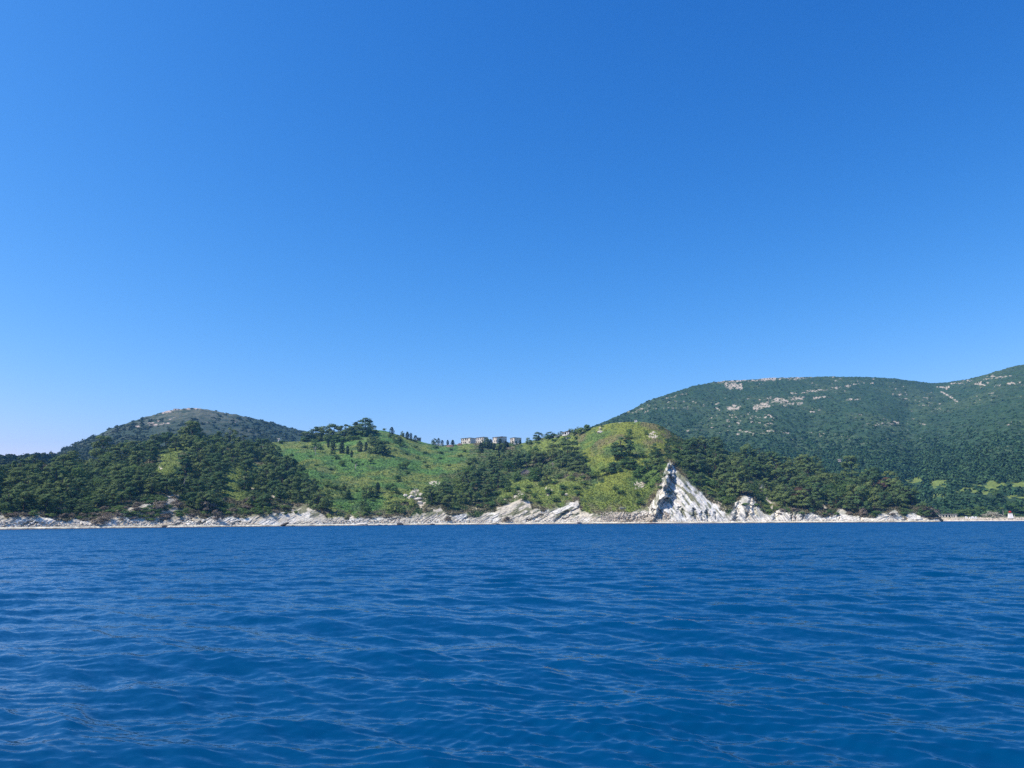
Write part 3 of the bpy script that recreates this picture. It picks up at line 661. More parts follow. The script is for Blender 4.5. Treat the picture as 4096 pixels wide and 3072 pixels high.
# ------------------------------------------------------------------ air
hv = bpy.data.materials.new('thin_air'); hv.use_nodes = True
ht = hv.node_tree; ht.nodes.remove(ht.nodes['Principled BSDF'])
pv = ht.nodes.new('ShaderNodeVolumePrincipled'); pv.inputs['Color'].default_value = (0.13, 0.48, 1.0, 1); pv.inputs['Density'].default_value = 0.00011
ht.links.new(pv.outputs[0], ht.nodes['Material Output'].inputs['Volume'])
x0, x1, y0, y1, z0, z1 = -4200, 4200, -60, 4200, -9, 460
hb = np.array([(x, y, z) for x in (x0, x1) for y in (y0, y1) for z in (z0, z1)], float)
hq = np.array([(0, 1, 3, 2), (4, 6, 7, 5), (0, 4, 5, 1), (2, 3, 7, 6), (0, 2, 6, 4), (1, 5, 7, 3)])
tag(obj('haze', mesh_np('haze', hb, hq, [hv])), 'thin bluish sea air over the bay', kind='stuff')
# ------------------------------------------------------------------ plants
def leaf_quads(rs, cen, nor, size, asp=0.6):
    """one small leaf spray per centre"""
    n = len(cen)
    nor = nor / (np.linalg.norm(nor, axis=1, keepdims=True) + 1e-9)
    t = rs.normal(size=(n, 3)); t -= nor * (t * nor).sum(1, keepdims=True); t /= np.linalg.norm(t, axis=1, keepdims=True) + 1e-9
    b = np.cross(nor, t)
    a = (size * 0.5)[:, None] * t; c = (size * 0.5 * asp)[:, None] * b
    V = np.stack([cen - a - c, cen + a - c * 0.6, cen + a * 0.9 + c, cen - a * 0.8 + c], 1).reshape(-1, 3)
    return V

def cloud(rs, clumps, per, size, up=0.5):
    """clumps (x,y,z,rx,rz): leaf sprays on the shell of every clump, thicker on top"""
    cen, nor, sz = [], [], []
    for (x, y, z, rx, rz) in clumps:
        n = max(8, int(per * rs.uniform(0.7, 1.3)))
        d = rs.normal(size=(n, 3)); d /= np.linalg.norm(d, axis=1, keepdims=True)
        d[:, 2] = np.where(d[:, 2] < -0.25, -d[:, 2] * 0.6, d[:, 2])
        rad = rs.uniform(0.55, 1.08, n) ** 0.6
        p = d * rad[:, None] * np.array((rx, rx, rz)) + np.array((x, y, z))
        cen.append(p); nor.append(d + 0.35 * np.array((x, y, 0)) / (math.hypot(x, y) + 1e-3) + rs.normal(size=(n, 3)) * 0.28 + np.array((0, 0, up))); sz.append(size * rs.uniform(0.7, 1.4, n))
    return leaf_quads(rs, np.concatenate(cen), np.concatenate(nor), np.concatenate(sz))

def crown_round(seed, Hh, W, base, n=26, per=115, size=0.44, flat=0.85):
    """pine: tiers of flattened clumps, ragged outline"""
    rs = np.random.default_rng(seed); cl = []
    lean = rs.normal(0, 0.06, 2) * W
    for i in range(n):
        h = base + (1 - base) * rs.uniform(0.02, 0.94) ** (0.85 if base > 0.1 else 1.35)
        tt = (h - base) / (1 - base)
        Rr = W * 0.5 * math.sqrt(max(0.03, 1 - ((tt - 0.36) / 0.68) ** 2))
        a = rs.uniform(0, 6.283); q = math.sqrt(rs.uniform(0.15, 1.0)) * 0.86
        cr_ = W * rs.uniform(0.12, 0.21) * (1.05 - 0.3 * tt)
        cl.append((math.cos(a) * Rr * q + lean[0] * tt, math.sin(a) * Rr * q + lean[1] * tt, h * Hh - cr_ * 0.3, cr_, cr_ * flat * rs.uniform(0.75, 1.2)))
    cl.append((lean[0], lean[1], Hh * 0.96 - W * 0.05, W * 0.12, W * 0.08))
    return cloud(rs, cl, per, size)

def crown_umbrella(seed, Hh, W, n=30, per=95, size=0.46):
    rs = np.random.default_rng(seed); cl = []
    for i in range(n):
        a = rs.uniform(0, 6.283); q = math.sqrt(rs.uniform(0, 1)) * 0.43 * W
        top = 1 - 0.36 * (q / (0.45 * W)) ** 2
        cr_ = W * rs.uniform(0.11, 0.17)
        cl.append((math.cos(a) * q, math.sin(a) * q, Hh * (top - rs.uniform(0.05, 0.55)), cr_, cr_ * 0.6))
    return cloud(rs, cl, per, size)

def crown_cypress(seed, Hh, W, n=900, size=0.36):
    rs = np.random.default_rng(seed)
    t = rs.uniform(0, 1, n) ** 0.9
    prof = np.where(t < 0.3, 0.72 + 0.28 * t / 0.3, np.sqrt(np.clip(1 - ((t - 0.3) / 0.72) ** 2, 0.0, 1)))
    a = rs.uniform(0, 6.283, n)
    lump = 0.82 + 0.3 * np.sin(a * 3 + t * 9 + seed) * np.sin(t * 17 + a)
    r = W * 0.5 * prof * lump * rs.uniform(0.7, 1.05, n)
    c = np.stack([np.cos(a) * r, np.sin(a) * r, 0.03 * Hh + t * Hh * 0.97], 1)
    nn = np.stack([np.cos(a), np.sin(a), np.full(n, 0.5)], 1) + rs.normal(size=(n, 3)) * 0.4
    return leaf_quads(rs, c, nn, size * rs.uniform(0.7, 1.3, n), 0.8)

def crown_bush(seed, Hh, W, n=18, per=55, size=0.36):
    rs = np.random.default_rng(seed); cl = []
    for i in range(n):
        a = rs.uniform(0, 6.283); q = math.sqrt(rs.uniform(0, 1)) * 0.38 * W
        top = math.sqrt(max(0.1, 1 - (q / (0.5 * W)) ** 2))
        cr_ = W * rs.uniform(0.13, 0.22)
        cl.append((math.cos(a) * q, math.sin(a) * q, Hh * top * rs.uniform(0.25, 0.85), cr_, cr_ * rs.uniform(0.6, 0.9)))
    return cloud(rs, cl, per, size, 0.4)

def tubes(paths, n=6):
    V, Q = [], []; base = 0
    for pts, rad in paths:
        pts = np.array(pts, float)
        for i in range(len(pts)):
            d = pts[min(i + 1, len(pts) - 1)] - pts[max(i - 1, 0)]; d /= np.linalg.norm(d) + 1e-9
            s = np.cross(d, (0.3, 1, 0.1)); s /= np.linalg.norm(s) + 1e-9; t = np.cross(d, s)
            for k in range(n):
                a = 6.2832 * k / n; V.append(pts[i] + (math.cos(a) * s + math.sin(a) * t) * rad[i])
        for i in range(len(pts) - 1):
            for k in range(n):
                Q.append((base + i * n + k, base + i * n + (k + 1) % n, base + (i + 1) * n + (k + 1) % n, base + (i + 1) * n + k))
        base += len(pts) * n
    return np.array(V), np.array(Q)

def trunk_paths(seed, Hh, W, base, limbs=6, r=0.30):
    rs = np.random.default_rng(seed + 99); b = rs.normal(0, 0.05, 2) * Hh
    P = [((0, 0, -1.2), r * 1.25), ((b[0] * 0.2, b[1] * 0.2, Hh * 0.25), r), ((b[0] * 0.6, b[1] * 0.6, Hh * 0.55), r * 0.75), ((b[0], b[1], Hh * 0.88), r * 0.25)]
    out = [([p for p, _ in P], [q for _, q in P])]
    for i in range(limbs):
        h = rs.uniform(max(0.25, base), 0.75); a = rs.uniform(0, 6.283); L = W * 0.5 * rs.uniform(0.5, 0.85)
        p0 = np.array((b[0] * h, b[1] * h, Hh * h)); p1 = p0 + np.array((math.cos(a) * L * 0.5, math.sin(a) * L * 0.5, Hh * 0.05)); p2 = p0 + np.array((math.cos(a) * L, math.sin(a) * L, Hh * 0.13))
        out.append(([p0, p1, p2], [r * 0.45, r * 0.3, r * 0.1]))
    return out

def qidx(n): return np.arange(n * 4).reshape(-1, 4)

class Kind:
    """a template crown and trunk shared by all copies of one plant shape"""
    def __init__(s, name, crownV, W, Hh, leaf, trunk=None, bark=None):
        s.V = crownV; s.W = W; s.H = Hh
        s.crown = mesh_np(name + '_crown', crownV, qidx(len(crownV) // 4), [leaf])
        s.trunk = None
        if trunk:
            tv, tq = tubes(trunk); s.trunk = mesh_np(name + '_trunk', tv, tq, [bark or M_BARK], smooth=True)

PINES = [Kind('pine', crown_round(20 + i, 10, 10 * w, b, nn), 10 * w, 10, M_PINE, trunk_paths(i, 10, 10 * w, b))
         for i, (w, b, nn) in enumerate([(1.0, 0.20, 26), (1.15, 0.24, 30), (0.85, 0.16, 24), (1.25, 0.28, 30), (0.95, 0.24, 24), (1.1, 0.14, 32), (0.72, 0.12, 24)])]
DENSE = [Kind('bushy_pine', crown_round(200 + i, 10, 10 * w, 0.03, 34, 100), 10 * w, 10, M_PINE, trunk_paths(i + 80, 10, 10 * w, .2)) for i, w in enumerate((1.0, 1.15, 0.9, 1.05))]
UMBS = [Kind('umbrella_pine', crown_umbrella(60 + i, 10, 10 * w), 10 * w, 10, M_PINE, trunk_paths(30 + i, 10, 10 * w, 0.45, 8, 0.28)) for i, w in enumerate((1.15, 1.35, 1.0))]
RUSTY = Kind('browned_pine', crown_round(77, 10, 9.0, 0.15, 36), 9.0, 10, M_RUST, trunk_paths(8, 10, 9, 0.15))
CYPS = [Kind('cypress', crown_cypress(80 + i, 10, w), w, 10, M_CYP, trunk_paths(40 + i, 10, 1.5, 0.3, 0, 0.18)) for i, w in enumerate((3.2, 4.0, 2.6))]
BUSH = [Kind('shrub', crown_bush(100 + i, 4.2 * h, 6, 18), 6, 4.2 * h, M_BROAD, trunk_paths(50 + i, 3, 3, 0.2, 3, 0.12)) for i, h in enumerate((0.8, 1.0, 1.25, 0.65))]
BROAD = [Kind('broadleaf', crown_bush(120 + i, 8, 8.5, 26, 62, 0.40) + np.array((0, 0, 0.8)), 8.5, 8.8, M_BROAD, trunk_paths(60 + i, 7, 6, 0.2, 6, 0.22)) for i in range(3)]
DRYB = [Kind('dry_shrub', crown_bush(140 + i, 3.2, 6, 16, 46, 0.34), 6, 3.2, M_DRY, trunk_paths(70 + i, 2.6, 4, 0.2, 5, 0.09)) for i in range(2)]
BLOOM = Kind('flowering_shrub', crown_bush(150, 4.2, 6.4, 22, 60, 0.34), 6.4, 4.2, M_BLOOM, trunk_paths(75, 3, 3, 0.2, 3, 0.12))

def plant(kind, name, x, y, z, scale, label, cat, group=None, sz=1.0, rot=None):
    o = empty(name, (x, y, z)); o.scale = (scale, scale, scale * sz); o.rotation_euler = (0, 0, rng.uniform(0, 6.283) if rot is None else rot)
    tag(o, label, cat, group)
    obj('crown', kind.crown, o)
    if kind.trunk: obj('trunk', kind.trunk, o)
    return o

class Heap:
    """many small plants nobody would count, gathered in one object"""
    def __init__(s): s.V = []; s.C = []
    def add(s, V, pos_, scale, rot, col, sz=1.0):
        c, n = math.cos(rot), math.sin(rot)
        W = np.empty_like(V); W[:, 0] = (V[:, 0] * c - V[:, 1] * n) * scale; W[:, 1] = (V[:, 0] * n + V[:, 1] * c) * scale; W[:, 2] = V[:, 2] * scale * sz
        s.V.append(W + np.asarray(pos_)); s.C.append(np.broadcast_to(np.asarray(col), W.shape) * (0.8 + 0.4 * rng.random((len(W) // 4, 1)).repeat(4, 0)))
    def build(s, name, label):
        V = np.concatenate(s.V); C = np.concatenate(s.C)
        me = mesh_np(name, V, qidx(len(V) // 4), [M_TUFT], C)
        return tag(obj(name, me), label, kind='stuff')

def thin(V, k, grow):
    """a sparser copy of a crown with larger sprays"""
    q = V.reshape(-1, 4, 3)[::k]; c = q.mean(1, keepdims=True)
    return ((q - c) * grow + c).reshape(-1, 3)

# ---- plants one can point at: (kind, u, v base, width in photo, height ratio, label)
P_, U_, C_, S_, B_, D_ = 'pine', 'umbrella', 'cypress', 'shrub', 'broad', 'dry'
SINGLES = [
    (P_, 1462, 1742, 62, .95, 'tallest dark pine crowning the grassy knoll'), (P_, 1428, 1738, 56, .85, 'dark pine on the knoll just west of its tallest pine'), (P_, 1400, 1745, 50, .72, 'low spreading pine stepping down the west side of the knoll'),
    (P_, 1490, 1733, 34, .8, 'small pine on the east edge of the knoll grove'), (P_, 1375, 1764, 66, .85, 'pine with grey bare limbs under the knoll grove'), (P_, 1330, 1762, 70, .78, 'wide pine with visible grey limbs in the ridge row west of the knoll'),
    (P_, 1292, 1762, 58, .82, 'dark domed pine in the middle of the ridge row west of the knoll'), (P_, 1262, 1764, 60, .80, 'rounded pine in the ridge row, higher than its western neighbour'), (P_, 1230, 1764, 48, .66, 'low pine at the west end of the ridge row against the far hill'),
    (C_, 1312, 1790, 13, 2.4, 'slim cypress alone above the grassy bowl, west of the cypress pair'), (C_, 1330, 1801, 24, 1.5, 'stout dark cypress on the upper bowl beside the slim one'), (C_, 1366, 1814, 24, 1.8, 'wide dark cypress, taller of the joined pair on the bowl'), (C_, 1389, 1816, 14, 2.2, 'narrow cypress, slimmer of the joined pair on the bowl'),
    (C_, 1406, 1830, 13, 2.0, 'single cypress standing lowest on the upper bowl'), (C_, 1438, 1806, 28, 1.35, 'broad cypress touching the big dark pine clump'), (C_, 1462, 1800, 14, 2.2, 'slim cypress between the broad cypress and the big dark pine clump'),
    (P_, 1500, 1812, 60, .85, 'western pine of the big dark clump in mid bowl'), (P_, 1535, 1822, 58, .95, 'eastern pine of the big dark clump with shadow on the grass'), (U_, 1519, 1815, 56, .95, 'taller central pine of the big dark clump in mid bowl'),
    (P_, 1483, 1768, 30, .9, 'small pine on the grass under the knoll top'), (P_, 1507, 1769, 26, .8, 'smaller pine beside the one under the knoll top'), (S_, 1538, 1722, 14, .8, 'little round shrub alone on the knoll skyline'),
    (C_, 1566, 1742, 20, 1.4, 'dark ragged tree on the skyline east of the knoll'), (S_, 1560, 1752, 24, .8, 'grey green shrub under the ragged skyline tree'), (P_, 1590, 1776, 42, .85, 'full dark pine on the slope below the skyline shrubs'), (P_, 1609, 1742, 22, .95, 'small round tree west of the skyline cypress pair'),
    (C_, 1628, 1758, 17, 1.7, 'pointed skyline cypress, western of the pair near the small hut'), (C_, 1643, 1761, 14, 2.0, 'pointed skyline cypress, eastern of the pair near the small hut'), (C_, 1661, 1768, 20, 1.25, 'stubby round topped tree right beside the small hut'),
    (S_, 1610, 1788, 32, .6, 'low dark shrub on the grass below the full pine'), (P_, 1735, 1774, 26, .9, 'dark tree on the saddle, largest of its skyline group'), (C_, 1753, 1777, 14, 1.8, 'pointed conifer in the saddle skyline group'), (C_, 1767, 1778, 15, 1.3, 'small conifer at the east end of the saddle skyline group'),
    (C_, 1790, 1783, 11, 2.0, 'slim cypress alone on the saddle skyline'), (C_, 1809, 1783, 16, 1.4, 'pointed cypress next to the flat grey ruin on the saddle'),
    (B_, 1598, 1872, 24, .9, 'small leafy tree with pale trunk on the open grass'), (B_, 1622, 1876, 40, .95, 'leafy round tree casting a shadow on the open grass'), (S_, 1630, 1896, 26, .6, 'low shrub just under the leafy round tree'),
    (S_, 1330, 1822, 24, .95, 'grey green bush on the bowl below the stout cypress'), (S_, 1346, 1838, 26, .6, 'dark low bush on the upper bowl grass'), (S_, 1373, 1866, 34, .85, 'loose rounded bush in the middle of the bowl'), (B_, 1424, 1862, 22, .95, 'small tree above the bleached dead tree'), (B_, 1406, 1852, 14, 1.3, 'thin young tree on the bowl beside the bleached dead tree'),
    (S_, 1447, 1862, 14, .8, 'tiny bush on the grass east of the bleached dead tree'), (B_, 1482, 1856, 24, 1.2, 'leaning leafy tree alone in mid bowl'), (S_, 1262, 1800, 44, .8, 'large bushy thicket at the top west of the bowl'), (B_, 1278, 1808, 30, 1.0, 'leafy tree with a long shadow at the top west of the bowl'), (S_, 1122, 1776, 28, .5, 'dark low bush on the brown grass near the white shed'),
    (S_, 1594, 1926, 36, .9, 'rounded grey green bush on the lower bowl'), (P_, 1382, 1994, 46, 1.25, 'lone dark pine with a shadow on the lower bowl'), (P_, 1465, 1990, 46, 1.0, 'western pine of the dark pair on the lower bowl'), (P_, 1490, 1992, 44, 1.0, 'eastern pine of the dark pair on the lower bowl'), (C_, 1510, 1972, 24, 1.6, 'pointed dark tree rising behind the pair on the lower bowl'),
    (P_, 1455, 2034, 38, 1.25, 'grey green pine alone just above the pale beach rocks'), (S_, 1470, 2050, 34, .7, 'dark shrub at the foot of the lone grey green pine'), (P_, 1585, 2050, 46, 1.0, 'western dark pine on the bank above the beach'), (P_, 1612, 2056, 32, .8, 'smaller eastern pine on the bank above the beach'), (S_, 1580, 1970, 44, .6, 'spreading shrub thicket at the foot of the bowl'), (S_, 1550, 1958, 34, .7, 'pale green shrub at the foot of the bowl'),
    (S_, 1310, 1950, 40, .7, 'dark shrub at the wood edge beside the bowl'), (S_, 1340, 1956, 34, .6, 'low green shrub on the bowl east of the wood edge'),
    (P_, 1272, 2036, 92, .85, 'big dark pine at the shore end of the west wood'), (P_, 1232, 2000, 64, .95, 'dark pine behind the big one at the shore end of the west wood'), (P_, 1255, 1975, 56, 1.0, 'upright pine at the corner of the west wood facing the bowl'), (P_, 1218, 1975, 60, 1.1, 'tall pine inside the corner of the west wood'),
    (P_, 1940, 1790, 38, .95, 'domed dark pine in front of the second ruined block'), (C_, 1923, 1812, 26, 1.5, 'broad cypress below the domed pine by the ruined blocks'), (C_, 1952, 1796, 18, 1.7, 'cypress standing between two ruined blocks'), (C_, 1963, 1796, 17, 2.2, 'tall thin cypress in front of the third ruined block'), (C_, 1976, 1800, 18, 1.3, 'squat cypress below the third ruined block'),
    (C_, 2000, 1800, 20, 2.1, 'tallest dark cypress right in front of the third ruined block'), (C_, 2022, 1790, 18, 1.4, 'ragged conifer at the corner of the fourth ruined block'), (C_, 2030, 1788, 12, 1.6, 'thin conifer between the fourth and fifth ruined blocks'), (C_, 2050, 1774, 9, 1.2, 'small conifer against the sunny wall of the last ruined block'), (C_, 2064, 1777, 10, 1.3, 'pointed conifer against the shaded wall of the last ruined block'), (C_, 2079, 1777, 11, 1.6, 'taller conifer against the shaded wall of the last ruined block'), (C_, 2105, 1776, 7, 1.7, 'tiny pointed conifer alone on the skyline past the last block'),
    (P_, 2152, 1760, 50, .62, 'big round skyline pine east of the last ruined block'), (P_, 2205, 1752, 50, .5, 'low broad tree on the skyline east of the big round pine'), (P_, 2242, 1742, 26, .65, 'small skyline tree beside the roofless white house'), (S_, 2280, 1722, 24, .7, 'dark shrub on the skyline behind the roofless white house'), (P_, 2316, 1722, 22, .8, 'round topped tree on the skyline of the yellow hill'), (C_, 2302, 1721, 10, 1.3, 'small pointed tree beside the round topped skyline tree'), (S_, 2350, 1722, 40, .6, 'green thicket on the skyline of the yellow hill'), (S_, 2325, 1736, 46, .6, 'wide green thicket under the yellow hill skyline'), (S_, 2403, 1720, 14, .7, 'small round bush near the top of the yellow hill'),
    (P_, 2270, 1838, 86, .85, 'largest dark pine of the central wood beside the yellow slope'), (P_, 2215, 1838, 70, .85, 'dark pine next to the largest one in the central wood'), (P_, 2305, 1880, 70, .75, 'spreading dark pine at the east tip of the central wood'), (P_, 2250, 1868, 62, .8, 'dark pine under the largest one in the central wood'), (P_, 2187, 1936, 46, 1.2, 'lone dark pine standing out below the two ruined sheds'),
    (P_, 2488, 1826, 98, .72, 'wide dark pine alone in the middle of the yellow hill'), (P_, 2622, 1826, 58, .85, 'dark pine at the brow above the white cliff'), (P_, 2668, 1805, 26, 1.2, 'small dark pine on the crest above the white cliff'), (S_, 2518, 1738, 24, 1.0, 'upright dark bush high on the yellow hill'), (S_, 2510, 1758, 38, .7, 'wide dark bush below the upright one on the yellow hill'), (S_, 2586, 1739, 20, .95, 'single round bush near the bare patch of the yellow hill'),
    (P_, 2628, 1862, 60, .72, 'dark pine overhanging the brow of the cliff'), (P_, 2590, 1880, 40, .9, 'small dark pine on the slope west of the cliff'), (B_, 2515, 1866, 80, .5, 'spreading leafy thicket under the wide pine'), (P_, 2455, 1890, 50, .8, 'dark pine at the edge of the yellow slope above the low hut'), (S_, 2425, 1898, 60, .6, 'green thicket west of the small dark pine'), (S_, 2570, 1828, 40, .6, 'green bush between the wide pine and the cliff brow'),
    (S_, 2462, 1960, 26, .6, 'dark bush on the bright lower slope'), (S_, 2482, 1976, 36, .5, 'long dark bush lying on the bright lower slope'), (S_, 2548, 1982, 20, .95, 'round dark bush near the bare white patch'), (S_, 2560, 2016, 40, .5, 'brownish green bush on the slope above the rubble shore'), (S_, 2375, 1910, 60, .5, 'blue green thicket at the edge of the bright slope'),
    (RUSTY, 3205, 2010, 58, .95, 'browned dying pine among green ones above the cliffs'), (RUSTY, 3545, 1960, 50, .85, 'reddish brown topped pine near the end of the east wood'),
    (P_, 2885, 1890, 66, 1.0, 'tall layered pine in the east wood above the clearing'), (P_, 2945, 1915, 70, 1.15, 'largest layered pine in the east wood with drooping tiers'), (P_, 2760, 1870, 40, .95, 'small pine right of the cliff crest on the dark slope'), (P_, 2800, 1940, 46, 1.0, 'dark pine on the rim of the white cone cliff'), (P_, 2752, 1835, 40, .95, 'pine on the crest path above the cone cliff'), (P_, 2775, 1800, 40, 1.0, 'pine at the top of the east wood beside the grassy crest'),
    (S_, 2850, 1950, 60, .55, 'bright green thicket in the clearing of the east wood'), (B_, 3984, 1990, 34, .8, 'dark round tree alone in the bright clearing under the mountain'), (BLOOM, 3952, 2072, 40, .62, 'pale blossoming bush on the low shore, larger of the two'), (BLOOM, 3986, 2073, 44, .5, 'lower pale blossoming bush next to the larger one'),
    (D_, 868, 2086, 50, .85, 'grey leafless thicket hanging over the white beach bank'), (D_, 835, 2048, 70, .55, 'grey dry thicket on the bank of the west wood'), (D_, 1000, 2012, 44, .7, 'grey brushwood on the bank at the foot of the west wood'), (D_, 3452, 2066, 34, .9, 'purplish leafless bush on the shore rocks under the east wood'), (D_, 1790, 2086, 34, .7, 'dry brown bush on the beach rocks below the bowl'),
    (D_, 2028, 2086, 44, .45, 'dry brown brush in a hollow of the white shore cliff'), (D_, 640, 2040, 60, .6, 'brown brush among the rocks of the western shore'), (D_, 390, 2098, 56, .35, 'reddish dry brush low on the western shore'), (D_, 700, 2030, 50, .55, 'grey brown brush under the pale outcrop of the western shore'), (D_, 600, 2070, 40, .55, 'purple grey brush on the western shore rubble'),
    (D_, 3722, 2064, 60, .55, 'tangle of fallen bare trunks beside the low shore building'),
]

W1 = [(-260, 1893), (0, 1893), (150, 1895), (250, 1872), (330, 1868), (400, 1825), (430, 1818), (460, 1836), (506, 1810), (600, 1800), (665, 1764), (683, 1757), (720, 1778), (773, 1758), (820, 1764), (870, 1778), (907, 1786), (950, 1796), (1050, 1806), (1110, 1850), (1180, 1905), (1270, 1985), (1240, 2020), (1180, 2016), (1110, 2010), (1060, 2034),
      (990, 2026), (930, 2040), (880, 2040), (820, 2056), (770, 2040), (740, 2006), (700, 1974), (640, 1984), (560, 2010), (450, 2030), (360, 2050), (230, 2058), (150, 2044), (60, 2052), (-260, 2056)]
W2 = [(1665, 1990), (1700, 1970), (1790, 1950), (1850, 1920), (1900, 1888), (1960, 1858), (2060, 1846), (2130, 1838), (2250, 1826), (2310, 1845), (2335, 1870), (2335, 1892), (2290, 1902), (2200, 1898), (2150, 1915), (2060, 1912), (2020, 1940),
      (1960, 1990), (1880, 2024), (1800, 2034), (1740, 2020), (1690, 2010)]
W3 = [(2760, 1800), (2850, 1806), (2960, 1832), (3060, 1866), (3200, 1886), (3330, 1900), (3500, 1934), (3600, 1978), (3680, 2026), (3700, 2062), (3650, 2044), (3580, 2034), (3500, 2050), (3420, 2054), (3350, 2032), (3250, 2040), (3150, 2036),
      (3080, 2000), (3040, 1960), (2990, 1972), (2930, 1992), (2880, 1975), (2880, 1935), (2830, 1895), (2775, 1890), (2740, 1840)]
HOLES = Z_CLEAR[:7] + [[(2040, 1880), (2140, 1880), (2140, 1912), (2040, 1912)], [(2200, 1880), (2300, 1880), (2300, 1912), (2200, 1912)], [(1640, 1960), (1690, 1960), (1690, 2020), (1640, 2020)]]

def scatter(poly, du, dv, holes, jit, tries=30):
    """ellipse-spaced spots inside a polygon"""
    P = np.array(poly); lo, hi = P.min(0), P.max(0); pts = []
    n = int((hi - lo).prod() / (du * dv) * tries)
    cand = np.random.default_rng(jit).uniform(lo, hi, (n, 2))
    ok = inpoly(cand[:, 0], cand[:, 1], poly)
    for h in holes:      # a clearing stays in sight only if no tall tree stands just below it
        for dy in ((0, 16, 32, 44) if du < 40 and dv > 12 else (0,)): ok &= ~inpoly(cand[:, 0], cand[:, 1] - dy, h)
    A = np.empty((0, 2))
    for u, v in cand[ok]:
        if len(A) and (((A[:, 0] - u) / du) ** 2 + ((A[:, 1] - v) / dv) ** 2).min() < 1: continue
        A = np.vstack([A, (u, v)])
    return A

plants = []   # dict rows, later split into things and stuff
def pick(kind):
    return {P_: PINES, U_: UMBS, C_: CYPS, S_: BUSH, B_: BROAD, D_: DRYB}.get(kind)
CAT = {P_: ('pine_tree', 'pine'), U_: ('umbrella_pine', 'pine'), C_: ('cypress_tree', 'cypress'), S_: ('shrub', 'shrub'), B_: ('broadleaf_tree', 'tree'), D_: ('dry_shrub', 'shrub')}
for (k, u, v, w, hr, label) in SINGLES:
    T = MT if u > 3760 else H
    x, y, z = T.place(u, v); r = math.hypot(x, y)
    if isinstance(k, Kind): K = k; name, cat = (('pine_tree', 'pine') if k is RUSTY else ('flowering_shrub', 'shrub'))
    else: L = DENSE if k == P_ else pick(k); K = L[rng.integers(len(L))]; name, cat = CAT[k]
    s = w / F * r / K.W * (1.22 if 'knoll' in label or 'ridge row' in label else 1.08)
    plants.append(dict(K=K, name=name, cat=cat, x=x, y=y, z=z - 0.25, s=s, sz=(hr * K.W) / K.H, label=label, group=None, u=u, v=v, r=r, single=True))
def wood(poly, du, dv, seed, wmin, wmax, mixk, text, group, bands):
    for (u, v) in scatter(poly, du, dv, HOLES, seed):
        if fbm(np.array([u / 60.0]), np.array([v / 34.0]), 700 + seed, 2)[0] > (0.60 if seed == 2 else 0.65): continue      # natural gaps
        x, y, z = H.place(u, v); r = math.hypot(x, y)
        q = rng.random()
        K = (PINES + DENSE[:3])[rng.integers(len(PINES) + 3)] if q < mixk[0] else UMBS[rng.integers(len(UMBS))] if q < mixk[1] else BROAD[rng.integers(len(BROAD))]
        name, cat = ('pine_tree', 'pine') if q < mixk[0] else ('umbrella_pine', 'pine') if q < mixk[1] else ('broadleaf_tree', 'tree')
        w = rng.uniform(wmin, wmax); s = w / F * r / K.W
        b = bands(u, v); what = {'pine_tree': 'dark green pine', 'umbrella_pine': 'flat topped pine', 'broadleaf_tree': 'rounded leafy tree'}[name]
        plants.append(dict(K=K, name=name, cat=cat, x=x, y=y, z=z - 0.3, s=s, sz=rng.uniform(0.82, 1.12), label=f'{what} {b} {text}', group=f'{what}s {b} {text}', u=u, v=v, r=r, single=False))
def topedge(lnk, u, v):
    a = ray(u, v)[0]; e = float(np.interp(a, lnk[0], lnk[1])); ru = np.interp(u, [0, 4096], [2090, 2068]); return ru - e * F
def bands(u, v):
    t = topedge(H_RIDGE, u, v); c = topedge(H_CLIFF, u, v)
    f = (v - t) / max(c - t, 1)
    return 'along the crest of' if f < 0.22 else 'at the lower rocky edge of' if f > 0.78 else 'in the upper half of' if f < 0.5 else 'in the lower half of'
wood(W1, 37, 16, 1, 44, 76, (0.74, 0.93), 'the dense west wood', 'w', bands)
wood(W2, 37, 17, 2, 40, 66, (0.76, 0.82), 'the central wood under the ruins', 'c', bands)
wood(W3, 33, 15, 3, 46, 74, (0.92, 0.95), 'the east wood above the white cliffs', 'e', bands)

# shrubs: lower slopes, ledges and clearings
def shrubs(poly, du, dv, seed, wmin, wmax, text, holes=(), kinds=(S_,), sz=(0.7, 1.1)):
    for (u, v) in scatter(poly, du, dv, list(holes), seed):
        x, y, z = (MT if u > 3760 else H).place(u, v); r = math.hypot(x, y); kk = kinds[rng.integers(len(kinds))]; L = pick(kk); K = L[rng.integers(len(L))]
        name, cat = CAT[kk]
        what = {S_: 'green shrub', D_: 'dry brown shrub', B_: 'rounded leafy tree'}[kk]
        plants.append(dict(K=K, name=name, cat=cat, x=x, y=y, z=z - 0.2, s=rng.uniform(wmin, wmax) / F * r / K.W, sz=rng.uniform(*sz), label=f'{what} {text}', group=f'{what}s {text}', u=u, v=v, r=r, single=False))
shrubs([(1990, 1940), (2080, 1915), (2340, 1912), (2330, 1985), (2280, 1998), (2230, 2020), (2130, 2030), (2060, 2004), (1960, 2040), (1900, 2050), (1880, 2030)], 44, 20, 5, 28, 52, 'on the scrub slope below the ruined sheds', [[(2160, 1900), (2215, 1900), (2215, 1945), (2160, 1945)]])
shrubs([(2100, 1790), (2110, 1765), (2200, 1752), (2310, 1732), (2340, 1760), (2310, 1790), (2200, 1786)], 40, 15, 6, 24, 42, 'on the skyline slope east of the ruined blocks', [[(2250, 1742), (2300, 1742), (2300, 1764), (2250, 1764)]])
shrubs([(2440, 1855), (2640, 1850), (2660, 1900), (2640, 1960), (2590, 1950), (2540, 1900), (2450, 1890)], 30, 16, 7, 26, 48, 'on the brow west of the white cliff', [[(2480, 1880), (2550, 1880), (2550, 1915), (2480, 1915)]])
